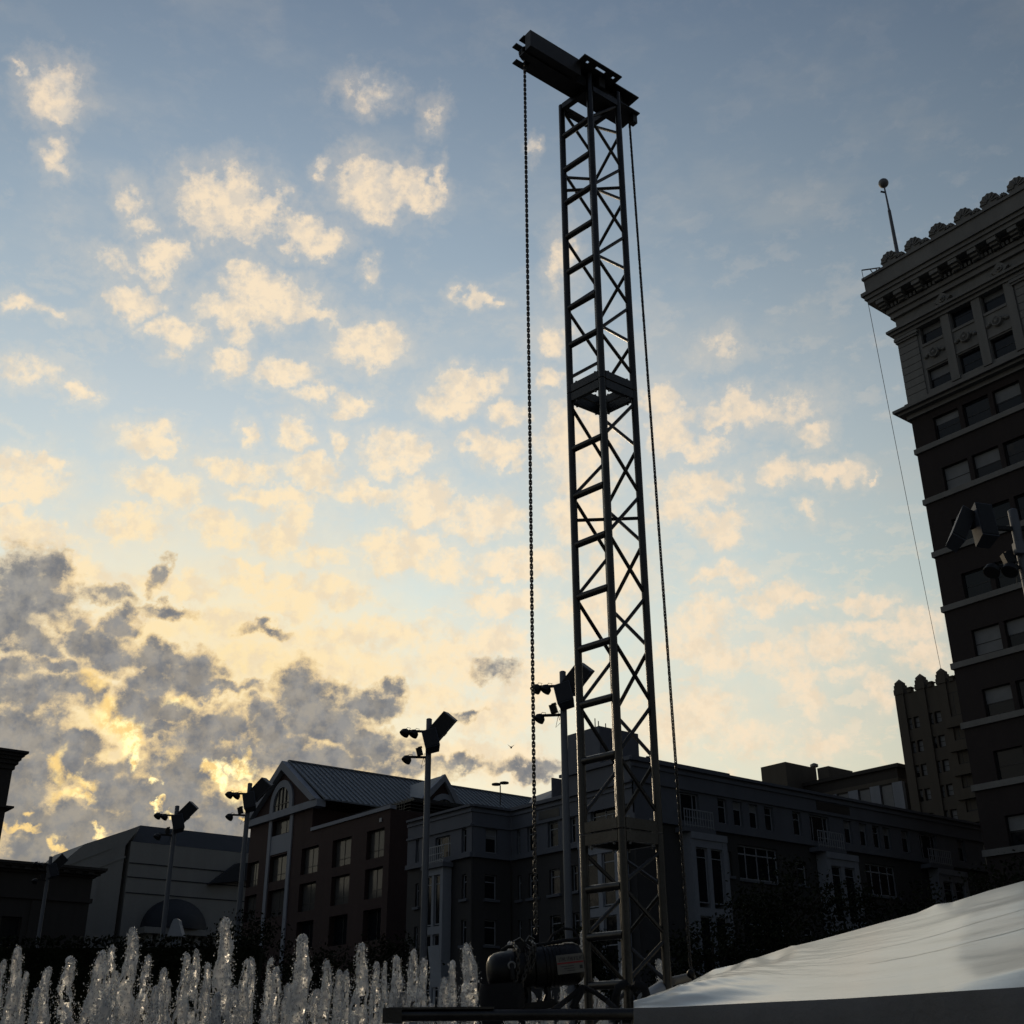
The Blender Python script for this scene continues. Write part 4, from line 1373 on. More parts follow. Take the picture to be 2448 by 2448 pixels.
pH = at(30, 1840, 48)
FH = Face(pH[:2] - UX * 20, UX)
hb = thing('corniced_building', (pH[0] - 8, pH[1] - 6, 0), 'dark corner of a building with a flared cornice cut off by the left edge', 'building')
zH = pH[2]
q = MB()
FH.box(q, 0, 20, 0, 12, 0, zH)
q.build('wall', 'brown_wall', hb)
for o_, a_, b_ in ((.08, 0.003, .2), (.18, .203, .36), (.27, .363, .5), (.37, .503, .62), (.50, .623, .72)):
    q = MB()
    FH.box(q, 0, 20 + o_ * .8, -o_, 12, zH + a_, zH + b_)
    q.build('cornice', 'brown_wall', hb)
z_ = FH.px(16, 1928)[1]
q = MB()
FH.box(q, 0, 20.25, -.25, -.003, z_ - .08, z_)
FH.box(q, 20.003, 20.25, 0, 12, z_ - .08, z_)
q.build('ledge', 'brown_wall', hb)
for k in range(4):
    FH.window(hb, (19 - 2.6 - k * 3, 19 - 1.2 - k * 3, z_ - 3.2, z_ - .8), -.06, .07, (), (.5,), 'frame_dark', 'glass')
# ------------------------------------------------------------------ truss tower
PM, PL_, PR_ = np.array((.722, 8.0)), np.array((.480, 8.245)), np.array((.995, 8.21))
PB_ = PL_ + PR_ - PM
c0 = (PM + PL_ + PR_ + PB_) / 4
tw2 = thing('truss_tower', (c0[0], c0[1], 0), 'tall square truss tower with a steel head beam standing against the sky', 'truss tower')
RZ = [8.312, 7.922, 7.549, 7.173, 6.801, 6.431, 6.061, 5.086, 4.669, 4.257, 3.828, 3.42, 3.0, 2.595, 1.725, 1.422, 1.124]
ZB1, ZB2, ZT, Z0 = 5.60, 2.09, 8.78, 0.80
p3 = lambda p, z: np.array((p[0], p[1], z))
for p_ in (PM, PL_, PR_, PB_):
    for za, zb in ((Z0, ZB2 - .005), (ZB2 + .005, ZB1 - .005), (ZB1 + .005, 8.84 if p_ is PM else 8.81 if p_ is PR_ else 8.69)):
        MB().tube([p3(p_, za), p3(p_, zb)], .0285, 12).build('chord', 'truss', tw2, True)
ctr = lambda a, b, z, k=.02: (p3(a + (b - a) * k, z), p3(b + (a - b) * k, z))
for z_ in RZ:
    a, b = ctr(PL_, PM, z_, .06)
    MB().tube([a, b], .0275, 10).build('rung', 'truss', tw2, True)


def dia(a, za, b, zb):
    d = (b - a) / np.linalg.norm(b - a)
    MB().tube([p3(a + d * .022, za), p3(b - d * .022, zb)], .0145, 8).build('diagonal', 'truss', tw2, True)


def zig(a, b, lst, first):
    for k in range(len(lst) - 1):
        e_ = .035
        if (k + first) % 2 == 0:
            dia(a, lst[k] - e_, b, lst[k + 1] + e_)
        else:
            dia(b, lst[k] - e_, a, lst[k + 1] + e_)


zu = [8.67] + RZ[:7] + [ZB1 + .14]
zm = [ZB1 - .10] + RZ[7:14] + [ZB2 + .12]
zl_ = [ZB2 - .10] + RZ[14:] + [.86]
zig(PM, PR_, zu, 1)
zig(PB_, PR_, zu, 0)
zig(PL_, PB_, zu, 0)
zig(PM, PR_, zm, 1)
zig(PB_, PR_, zm, 0)
zig(PL_, PB_, zm, 0)
zig(PM, PR_, zl_, 1)
zig(PB_, PR_, zl_, 0)
zig(PL_, PB_, zl_, 0)
for z_, in ((7.70,), (4.47,)):
    dia(PL_, z_, PR_, z_)
dia(PB_, 8.0, PL_, 7.86)
nrm = lambda v: v / np.linalg.norm(v)
for zb in (ZB1, ZB2):                                # bolted joint: two square collars with a gap between
    for sg in (-1, 1):
        for a, b in ((PM, PL_), (PM, PR_), (PL_, PB_), (PR_, PB_)):
            d = nrm(b - a)
            MB().bar(p3(a + d * .026, zb + sg * .042), p3(b - d * .026, zb + sg * .042), .036, .070).build('joint_plate', 'truss', tw2)
    for p_ in (PM, PL_, PR_, PB_):
        for dv in (nrm(PR_ - PM), nrm(PL_ - PM)):
            s_ = 1 if (c0 - p_) @ dv > 0 else -1
            q = p_ + dv * s_ * .07
            MB().tube([p3(q, zb - .095), p3(q, zb + .095)], .009, 6).build('joint_bolt', 'steel', tw2)
# head
eU = nrm(PR_ - PM)
eW = np.array((-eU[1], eU[0]))
hp = lambda t_, o, z: np.array((c0[0] + eU[0] * t_ + eW[0] * o, c0[1] + eU[1] * t_ + eW[1] * o, z))


def hbox(t0, t1, o0, o1, z0, z1):
    return MB().hexa([hp(t0, o0, z0), hp(t1, o0, z0), hp(t1, o1, z0), hp(t0, o1, z0), hp(t0, o0, z1), hp(t1, o0, z1), hp(t1, o1, z1), hp(t0, o1, z1)])


for z_ in (8.66,):
    for a, b in ((PM, PL_), (PM, PR_), (PL_, PB_), (PR_, PB_)):
        d = nrm(b - a)
        MB().bar(p3(a + d * .026, z_), p3(b - d * .026, z_), .05, .06).build('head_frame_bar', 'truss', tw2)
for nm, z_ in (('lower_flange', 8.700), ('upper_flange', 8.893)):
    q = MB()
    for t0, t1, o0, o1 in ((-.86, -.73, -.12, -.050), (-.86, -.73, -.010, .05), (-.73, -.27, -.12, .05), (-.27, .06, -.14, .05), (.06, .46, -.19, .05)):
        q.hexa([hp(t0, o0, z_), hp(t1, o0, z_), hp(t1, o1, z_), hp(t0, o1, z_), hp(t0, o0, z_ + .012), hp(t1, o0, z_ + .012), hp(t1, o1, z_ + .012), hp(t0, o1, z_ + .012)])
    q.build(nm, 'truss_dark', tw2)
hbox(-.76, .40, -.085, -.072, 8.713, 8.892).build('beam_web', 'truss_dark', tw2)
hbox(-.76, .40, .002, .015, 8.713, 8.892).build('beam_web', 'truss_dark', tw2)
for t_ in (-.55, -.35, -.02, .3):
    hbox(t_, t_ + .012, -.119, -.087, 8.713, 8.892).build('stiffener', 'truss_dark', tw2)
    hbox(t_, t_ + .012, .016, .049, 8.713, 8.892).build('stiffener', 'truss_dark', tw2)
hbox(-.85, -.272, -.20, -.123, 8.72, 8.906).build('side_box_beam', 'truss_dark', tw2)
hbox(-.60, -.10, -.06, .03, 8.908, 8.955).build('top_bar', 'truss_dark', tw2)
# bracket plate with two holes and a slot (real openings)
q = MB()
pl0, pl1, po0, po1, pz = -.31, .14, -.305, -.145, 8.865
xs = [pl0, -.245, -.215, -.13, -.02, .065, .095, pl1]
ys = [po0, -.262, -.232, po1]
for i in range(7):
    for j in range(3):
        if j == 1 and i in (1, 3, 5):
            continue
        q.hexa([hp(xs[i], ys[j], pz), hp(xs[i + 1], ys[j], pz), hp(xs[i + 1], ys[j + 1], pz), hp(xs[i], ys[j + 1], pz),
                hp(xs[i], ys[j], pz + .012), hp(xs[i + 1], ys[j], pz + .012), hp(xs[i + 1], ys[j + 1], pz + .012), hp(xs[i], ys[j + 1], pz + .012)])
q.build('bracket_plate', 'truss_dark', tw2)
hbox(-.05, .02, -.20, -.146, 8.74, 8.862).build('bracket_gusset', 'truss_dark', tw2)
for t_ in (-.765, .445):
    MB().lathe(hp(t_, -.060, 8.80), (eW[0], eW[1], 0), [(0, .03), (.001, .070), (.012, .070), (.018, .058), (.034, .058), (.040, .070), (.052, .070), (.053, .03)], 20).build('sheave', 'truss_dark', tw2, True)
    MB().tube([hp(t_, -.084, 8.80), hp(t_, .014, 8.80)], .016, 8).build('sheave_axle', 'truss_dark', tw2)
hbox(.40, .45, -.16, -.10, 8.60, 8.698).build('hook_block', 'truss_dark', tw2)
# foot: sleeve plates, long boom and jack legs
for za, zb, gr in ((.74, .80, .06),):
    MB().hexa([p3(p_ + (p_ - c0) * gr, za) for p_ in (PM, PR_, PB_, PL_)] + [p3(p_ + (p_ - c0) * gr, zb - .003) for p_ in (PM, PR_, PB_, PL_)]).build('base_plate', 'truss', tw2)
MB().tube([p3(PL_ + (PM - PL_) * .05, .845), p3(PM + (PL_ - PM) * .05, .845)], .03, 10).build('foot_rung', 'truss', tw2, True)
MB().tube([(-.70, 7.3, .925), (.82, 7.3, .925)], .032, 14).build('boom_tube', 'truss', tw2, True)
q = MB()
q.box((-.70, 7.3, .925), (.055, .034, .040))
q.box((-.42, 7.3, .962), (.30, .03, .006))
q.build('boom_end', 'truss', tw2)
for x_ in (-.60, .75):
    q = MB()
    q.tube([(x_ + .02, 7.3, .892), (x_, 7.3, .03)], .022, 8)
    q.box((x_, 7.3, .015), (.12, .12, .012))
    q.build('jack_leg', 'grey_panel' if x_ < 0 else 'truss', tw2)
MB().bar((.64, 7.33, .90), (.72, 7.97, .79), .05, .05).build('boom_strut', 'truss', tw2)
for p_ in (PM, PL_, PR_, PB_):
    q = MB()
    q.tube([p3(p_, .74), p3(p_, .03)], .03, 8)
    q.box((p_[0], p_[1], .015), (.09, .09, .012))
    q.build('base_leg', 'truss', tw2)


# ------------------------------------------------------------------ chains, one object per link
def link_mesh():
    q = MB()
    pts = []
    hl, hw = .0120, .0087
    for i in range(16):
        t_ = 2 * math.pi * i / 16
        pts.append((hw * math.cos(t_), 0, math.sin(t_) * hw + (hl if math.sin(t_) > 0 else -hl) * (1 if abs(math.sin(t_)) > .01 else 0)))
    n = len(pts)
    vs, fs = [], []
    for i in range(n):
        a, b = np.array(pts[i - 1]), np.array(pts[(i + 1) % n])
        d = nrm(b - a)
        s_ = np.array((0, 1.0, 0))
        u_ = np.cross(d, s_)
        for k in range(5):
            t_ = 2 * math.pi * k / 5
            vs.append(np.array(pts[i]) + .0048 * (math.cos(t_) * s_ + math.sin(t_) * u_))
    for i in range(n):
        for k in range(5):
            fs.append((i * 5 + k, i * 5 + (k + 1) % 5, ((i + 1) % n) * 5 + (k + 1) % 5, ((i + 1) % n) * 5 + k))
    me = bpy.data.meshes.new('chain_link')
    me.from_pydata([tuple(v) for v in vs], [], fs)
    me.polygons.foreach_set('use_smooth', [True] * len(me.polygons))
    me.materials.append(M['chain'])
    return me


LINK = link_mesh()


def chain(path, label, yaw, group='hoist chains hanging from the tower head'):
    p0 = path[0]
    root = thing('hoist_chain', p0, label, 'chain', group)
    pts = [np.array(p, float) for p in path]
    seg = [np.linalg.norm(pts[i + 1] - pts[i]) for i in range(len(pts) - 1)]
    tot = sum(seg)
    n = int(tot / .0256)
    for k in range(n):
        d = (k + .5) * .0256
        i = 0
        while d > seg[i] and i < len(seg) - 1:
            d -= seg[i]
            i += 1
        dr = (pts[i + 1] - pts[i]) / seg[i]
        p = pts[i] + dr * d
        o = bpy.data.objects.new('chain_link', LINK)
        COL.objects.link(o)
        o.parent = root
        o.location = tuple(p - np.array(p0))
        rq = Vector(dr).to_track_quat('Z', 'Y').to_matrix()
        o.rotation_euler = (rq @ Matrix.Rotation(yaw + (k % 2) * math.pi / 2 + random.uniform(-.12, .12), 3, 'Z')).to_euler()
    return root


cl_ = hp(-.785, -.03, 0)
cr_ = hp(.445 + .03, -.03, 0)
chain([(cl_[0], cl_[1], 8.80), (cl_[0] + .004, cl_[1] - .01, 5.0), (cl_[0], cl_[1], 1.40)], 'long steel chain dropping from the left end of the head beam to the black hoist', .25)
_cb = at(1652, 2332, 8.15)
chain([(cr_[0], cr_[1], 8.80), tuple(_cb + np.array((0, 0, .03)))], 'steel chain hanging close beside the tower down to the white tarpaulin', 1.0)
q = MB()
q.sphere(_cb + (0, 0, .01), .028, 10, 6).tube([_cb, _cb + (.03, 0, -.05), _cb + (.02, 0, -.11), _cb + (-.03, 0, -.11)], .012, 6)
tag(q.build('chain_hook', 'black', None, True), 'black hook at the bottom of the chain beside the white tarpaulin', 'hook')

# ------------------------------------------------------------------ chain hoist lying on its bracket
HY = 7.62
ha, hb_ = np.array((-.165, HY - .05, 1.166)), np.array((.43, HY + .05, 1.232))
hd = nrm(hb_ - ha)
ho = thing('chain_hoist', (.13, HY, .97), 'black electric chain hoist with a pale name plate beside the foot of the truss tower', 'chain hoist')
MB().lathe(ha, hd, [(0, .01), (.004, .060), (.02, .088), (.05, .106), (.09, .112), (.165, .114)], 28).build('end_cover', 'black', ho, True)
MB().lathe(ha + hd * .166, hd, [(0, .096), (.004, .109), (.11, .109), (.114, .096)], 28).build('lift_body', 'black', ho, True)
MB().lathe(ha + hd * .281, hd, [(0, .10), (.003, .118), (.06, .121), (.063, .116), (.12, .118), (.20, .120)], 28).build('motor_body', 'black', ho, True)
MB().lathe(ha + hd * .482, hd, [(0, .121), (.004, .124), (.06, .122), (.092, .105), (.11, .07), (.116, .01)], 28).build('brake_cover', 'black', ho, True)
for k in range(5):
    MB().lathe(ha + hd * (.345 + k * .024), hd, [(0, .119), (.001, .1245), (.005, .1245), (.006, .119)], 28).build('cooling_fin', 'black', ho, True)
sd = nrm(np.cross(hd, (0, 0, 1)))
if sd[1] > 0:
    sd = -sd
upv = np.cross(sd, hd)
upv = upv if upv[2] > 0 else -upv
lc = ha + hd * .488 + sd * .1265 - upv * .006
MB().box(lc, (.083, .0022, .054), (hd, sd, upv)).build('name_plate', 'plate', ho)
np_ = ho.children[-1]
MB().box(lc + sd * .0032 + upv * .006, (.081, .0008, .0042), (hd, sd, upv)).build('red_line', 'red', np_)
q = MB()
xq = -.066
for w_, kind in ((.004, 0), (.010, 1), (.010, 2), (.010, 0), (.004, 3), (.009, 1), (.010, 2), (.006, 0), (.009, 3), (.005, 1), (.010, 0), (.009, 2), (.009, 1)):
    if kind == 0:
        q.box(lc + sd * .0032 + hd * xq + upv * .028, (.0012, .0007, .011), (hd, sd, upv))
        q.box(lc + sd * .0034 + hd * (xq + w_ * .4) + upv * .019, (w_ * .35, .0007, .0016), (hd, sd, upv))
    elif kind == 1:
        q.box(lc + sd * .0032 + hd * (xq + w_ * .4) + upv * .028, (.0012, .0007, .011), (hd, sd, upv))
        q.box(lc + sd * .0034 + hd * (xq + w_ * .4) + upv * .038, (w_ * .4, .0007, .0016), (hd, sd, upv))
    elif kind == 2:
        for u_ in (0, .8):
            q.box(lc + sd * .0032 + hd * (xq + w_ * u_) + upv * .028, (.0012, .0007, .011), (hd, sd, upv))
        q.box(lc + sd * .0034 + hd * (xq + w_ * .4) + upv * .028, (w_ * .4, .0007, .0015), (hd, sd, upv))
    else:
        q.box(lc + sd * .0032 + hd * (xq + w_ * .3) + upv * .028, (w_ * .25, .0007, .010), (hd, sd, upv))
    xq += w_ + .0035
q.build('plate_lettering', 'ink', np_)
q = MB()
for k in range(3):
    q.box(lc + sd * .0032 - upv * (.012 + k * .013) + hd * (-.02 + .01 * k), (.04 - .008 * k, .0006, .0014), (hd, sd, upv))
q.box(lc + sd * .0032 - upv * .022 + hd * .064, (.009, .0006, .010), (hd, sd, upv))
q.build('plate_small_print', 'ink', np_)
# chain guide, lugs and hook on the lift body, slack chain in front
q = MB()
g0 = ha + hd * .222
q.box(g0 + (0, 0, .125), (.055, .05, .028), (hd, sd, upv))
q.tube([g0 + hd * -.05 + (0, 0, .13), g0 + hd * -.055 + (0, 0, .16), g0 + hd * -.02 + (0, 0, .175), g0 + (0, 0, .15)], .010, 6)
q.tube([g0 + hd * .05 + (0, 0, .13), g0 + hd * .065 + (0, 0, .165), g0 + hd * .04 + (0, 0, .18), g0 + hd * .02 + (0, 0, .15)], .010, 6)
q.tube([g0 + hd * -.085 + sd * .1 + (0, 0, .06), g0 + hd * -.09 + sd * .125, g0 + hd * -.08 + sd * .12 + (0, 0, -.06)], .018, 6)
q.build('chain_guide', 'black', ho, True)
q = MB()
for dx in (-.09,):
    ring = [g0 + hd * dx + sd * (.128) + hd * (.02 * math.cos(t_)) + upv * (.02 * math.sin(t_)) + upv * .02 for t_ in np.linspace(0, 2 * math.pi, 14)]
    q.tube(ring, .006, 6)
q.build('lug_ring', 'steel', ho, True)
q = MB()                                             # saddle feet under the body
for s_ in (.24, .36):
    f0 = ha + hd * s_
    q.tube([f0 + (0, 0, -.10), f0 + hd * .012 + (0, 0, -.16), f0 + (0, -.02, -.215)], [.028, .020, .03], 8)
q.box(ha + hd * .28 + (0, 0, -.215), (.13, .05, .022), (hd, sd, upv))
q.tube([ha + hd * .14 + (0, 0, -.09), ha + hd * .22 + (0, 0, -.19)], .035, 8)
q.build('saddle_foot', 'black', ho, True)
q = MB()
q.tube([(.20, HY, 1.33), (.235, HY, 1.385), (.30, HY + .02, 1.425), (.36, HY + .03, 1.42), (.395, HY + .03, 1.375), (.40, HY + .03, 1.33)], .008, 7)
q.tube([(.10, HY - .02, 1.318), (.20, HY, 1.335), (.30, HY, 1.352), (.39, HY, 1.36)], .011, 7)
q.tube([(-.08, HY, 1.295), (-.04, HY, 1.318), (.02, HY, 1.322)], .012, 7)
q.build('power_cable', 'black_cloth', ho, True)
g1 = g0 + sd * .12
chain([g0 + hd * .04 + (0, 0, .16), g1 + hd * .05 + (0, 0, .12), g1 + hd * .045 + (0, 0, .03), g1 + hd * .02 + (0, 0, -.02), g1 + hd * .005 + (0, 0, .05), g0 + hd * .01 + (0, 0, .155)], 'short loop of chain hanging over the chain guide on top of the hoist', .8, None)
chain([g0 + hd * -.06 + (0, 0, .155), g1 + hd * -.05 + (0, 0, .10), g1 + hd * -.055 + (0, 0, -.02), g1 + hd * -.085 + (0, 0, -.12)], 'loose chain end hanging at the left of the slack chain on the hoist', .1, None)
chain([g0 + (0, 0, .15), g1 + hd * .03 + (0, 0, .10), g1 + (0, 0, .0), g1 + hd * -.03 + (0, 0, -.09), g1 + hd * -.05 + (0, 0, -.17)], 'slack loose chain draped over the front of the black hoist', .3, None)
# chain bag
q = MB()
bw = [(-.205, 7.42), (.055, 7.42), (.055, 7.66), (-.205, 7.66)]
vs, fs = [], []
N_ = 28
for j, z_ in enumerate((.958, .975, 1.02, 1.06, 1.092, 1.10)):
    for k in range(N_):
        t_ = 2 * math.pi * k / N_
        ex = .55
        rx = .132 * (1 + .05 * math.sin(5 * t_ + j)) * (1.0 if 0 < j < 4 else .94)
        vs.append((-.078 + rx * math.copysign(abs(math.cos(t_)) ** ex, math.cos(t_)), 7.54 + .115 * math.copysign(abs(math.sin(t_)) ** ex, math.sin(t_)), z_ + .006 * math.sin(3 * t_ + j)))
for j in range(5):
    for k in range(N_):
        fs.append((j * N_ + k, j * N_ + (k + 1) % N_, (j + 1) * N_ + (k + 1) % N_, (j + 1) * N_ + k))
fs.append(tuple(range(N_ - 1, -1, -1)))
q.add(vs, fs)
tag(q.build('chain_bag', 'black_cloth', None, True), 'black cloth chain bag resting on the boom under the left end of the hoist', 'bag')


# ------------------------------------------------------------------ black slings and pale roll at the tower foot
def strap(pts, w, label, cat='strap', mname='black_cloth', nm='sling'):
    q = MB()
    q.tube(pts, w, 8)
    return tag(q.build(nm, mname, None, True), label, cat, 'black slings at the tower foot')


sp_ = lambda x, y, Y=7.55: at(x, y, Y)
strap([sp_(1322, 2416, 7.35), sp_(1352, 2393), sp_(1378, 2372), sp_(1392, 2360), sp_(1398, 2368, 7.9)], .017, 'black sling running from the boom up to the left leg of the tower')
strap([sp_(1392, 2360), sp_(1385, 2378), sp_(1374, 2398), sp_(1368, 2412)], .022, 'broad black sling end hanging under the left leg of the tower')
strap([sp_(1398, 2360, 7.7), sp_(1425, 2374), sp_(1452, 2394), sp_(1478, 2416, 7.4)], .016, 'black sling crossing between the left and middle legs of the tower')
strap([sp_(1470, 2408, 7.6), sp_(1472, 2382), sp_(1478, 2362), sp_(1492, 2352), sp_(1500, 2360, 7.8)], .026, 'black sling looped round the middle leg of the tower')
strap([sp_(1516, 2362, 7.7), sp_(1526, 2352), sp_(1540, 2362), sp_(1546, 2380), sp_(1538, 2398, 7.6)], .026, 'black sling looped just right of the middle leg of the tower')
q = MB()
q.tube([at(1542, 2392, 7.9), at(1590, 2360, 8.35)], .052, 16)
tag(q.build('fabric_roll', 'grey_panel', None, True), 'pale grey roll lying between the right leg of the tower and the tarpaulin', 'roll')
q = MB()
q.tube([at(1606, 2346, 9.0), at(1655, 2334, 9.2)], .03, 10)
tag(q.build('pale_tube', 'plate', None, True), 'thin pale tube showing behind the chain just past the right tower leg', 'tube')

# ------------------------------------------------------------------ white tarpaulin over stacked gear
SIL = [(1515, 2410, 5.8), (1549, 2391, 6.1), (1589, 2372, 6.4), (1624, 2356, 6.7), (1655, 2346, 6.95), (1707, 2317, 7.5), (1757, 2306, 7.9), (1835, 2281, 8.6), (1882, 2265, 8.9), (1892, 2261, 8.9), (1905, 2260, 8.95), (1943, 2251, 9.2),
       (2028, 2228, 9.8), (2110, 2205, 10.2), (2191, 2183, 10.5), (2225, 2168, 10.55), (2237, 2162, 10.6), (2276, 2157, 10.7), (2364, 2129, 10.9), (2448, 2106, 11.1), (2700, 2040, 11.6), (3000, 1975, 12.1)]
FRT = [(1515, 2412, 5.6), (1600, 2410, 5.58), (1700, 2405, 5.55), (1819, 2399, 5.5), (2012, 2390, 5.42), (2184, 2379, 5.35), (2258, 2374, 5.3), (2448, 2362, 5.2), (2700, 2345, 5.05), (3000, 2325, 4.9)]
FAC = [(1515, 0), (2180, 0), (2250, 6), (2330, 24), (2448, 46), (2700, 90), (3000, 140)]


def lerp(lst, x, i):
    return float(np.interp(x, [p[0] for p in lst], [p[i] for p in lst]))


from mathutils import noise as mnoise
SIL2 = [(1515, 2410, 5.8), (1624, 2356, 6.7), (1757, 2304, 7.9), (1900, 2263, 8.95), (2028, 2228, 9.8), (2200, 2178, 10.5), (2320, 2143, 10.8), (2448, 2106, 11.1), (2700, 2040, 11.6), (3000, 1975, 12.1)]
NU, NV = 240, 90
grid = np.zeros((NU, NV, 3))
for i in range(NU):
    u = i / (NU - 1)
    x = 1515 + (3000 - 1515) * u ** 1.25
    fr = at(x, lerp(FRT, x, 1), lerp(FRT, x, 2))
    bk = at(x, lerp(SIL2, x, 1), lerp(SIL2, x, 2))
    bk1 = at(x, lerp(SIL, x, 1), lerp(SIL, x, 2))
    fa = lerp(FAC, x, 1)
    fk = at(x, lerp(FRT, x, 1) - fa - .5, lerp(FRT, x, 2) + .08 + fa * .004)
    wob = max(0.0, 1 - (x - 1515) / 520.0)
    for j in range(NV):
        v = j / (NV - 1)
        if v < .1:
            p = fr + (fk - fr) * (v / .1)
        else:
            w_ = (v - .1) / .9
            p = fk + (bk + (bk1 - bk) * w_ ** 9 - fk) * w_
            p = p + np.array((0, 0, .016 * math.sin(math.pi * w_)))
        ed = math.sin(math.pi * min(1, max(0, (v - .03) / .97))) ** .5
        # folds fanning out of the near left corner, slack between supports
        fo = 0.0
        for (a_, k_, am) in ((.10, 14, .040), (.24, 9, .062), (.42, 9, .036), (.66, 10, .014)):
            lx = (x - 1520) / 420.0
            c_ = a_ + .22 * lx * (1 if a_ < .5 else -.2)
            fo += am * math.exp(-((v - c_) * k_) ** 2) * math.exp(-((lx - .35) / .38) ** 2)
        fo += .034 * math.exp(-((v - (.93 - .0003 * (x - 1600))) * 7) ** 2) * math.exp(-((x - 1790) / 130.0) ** 2) * math.sin(x * .05)
        fo += .036 * math.exp(-((v - .62 + .00006 * (x - 2300)) * 11) ** 2) * (1 / (1 + math.exp(-(x - 2270) / 40.0))) - .036 * math.exp(-((v - .76) * 8) ** 2) * (1 / (1 + math.exp(-(x - 2290) / 45.0)))
        fo += -.030 * math.exp(-((v - .26) * 8) ** 2) * (1 / (1 + math.exp(-(x - 2330) / 30.0)))
        nz = mnoise.fractal(Vector((p[0] * 1.1, p[1] * 2.6, 3.1)), 1.0, 2.0, 3) * .0035
        nz += mnoise.noise(Vector((p[0] * 7.5, p[1] * 14, 9.1))) * .0012 * (1 + 5 * wob)
        p = p + np.array((0, -.25 * fo, fo + nz)) * ed
        grid[i, j] = p
q = MB()
vs = grid.reshape(-1, 3)
fs = [(i * NV + j, (i + 1) * NV + j, (i + 1) * NV + j + 1, i * NV + j + 1) for i in range(NU - 1) for j in range(NV - 1)]
tp = None
q.add(vs, fs)
tp = q.build('tarpaulin', 'tarp', None, True)
tag(tp, 'big white tarpaulin draped over stacked gear in the lower right corner', 'tarpaulin')
tp.location = (0, 0, 0)
# hanging skirt in folds along the front, left end and back
q = MB()
vs, fs = [], []
NS = 14
edge = [grid[i, 0] for i in range(NU)]
edge = [grid[0, j] for j in range(NV - 1, 0, -6)] + edge
for i, e_ in enumerate(edge):
    for j in range(NS):
        z_ = e_[2] + .004 - (e_[2] - .04) * (j / (NS - 1)) ** 1.3
        dep = (j / (NS - 1)) ** .8
        fold = dep * (.10 * mnoise.noise(Vector((e_[0] * 2.4, 1.7, z_ * .25))) + .05 * mnoise.noise(Vector((e_[0] * 9.0 + z_ * 1.5, 4.7, z_ * .5))))
        vs.append((e_[0] - .01 * dep, e_[1] - .006 * (j > 0) + fold - .02 * dep, z_))
for i in range(len(edge) - 1):
    for j in range(NS - 1):
        fs.append((i * NS + j, i * NS + j + 1, (i + 1) * NS + j + 1, (i + 1) * NS + j))
q.add(vs, fs)
q.build('skirt', 'skirt', tp, True)
q = MB()
vs, fs = [], []
for i in range(0, NU):
    e_ = grid[i, NV - 1]
    vs += [tuple(e_), (e_[0], e_[1] + .12, e_[2] - .10), (e_[0], e_[1] + .25, .05)]
for i in range(NU - 1):
    fs += [(i * 3, (i + 1) * 3, (i + 1) * 3 + 1, i * 3 + 1), (i * 3 + 1, (i + 1) * 3 + 1, (i + 1) * 3 + 2, i * 3 + 2)]
q.add(vs, fs)
q.build('back_drop', 'tarp', tp, True)
for jv, i0 in ((.50, 95), (.36, 110), (.80, 100)):
    q = MB()
    j = int(jv * NV)
    vs, fs = [], []
    for i in range(i0, NU):
        a, b = grid[i, j], grid[i, j] + (grid[i, j + 1] - grid[i, j]) * .35
        vs += [a + (0, 0, .0028), b + (0, 0, .0030)]
    for i in range(len(vs) // 2 - 1):
        fs.append((i * 2, i * 2 + 2, i * 2 + 3, i * 2 + 1))
    q.add(vs, fs)
    q.build('welded_seam', 'tarp', tp)


# ------------------------------------------------------------------ lamp and speaker poles
def floodlight(mb_, c, r=.21, tilt=.75):
    ax = nrm(np.array((-.45, -.25, -tilt)))
    mb_.lathe(np.array(c) - ax * .02, ax, [(-.13, .05), (-.10, .10), (0, r * .92), (.10, r), (.16, r * 1.02), (.17, r * .9)], 14)


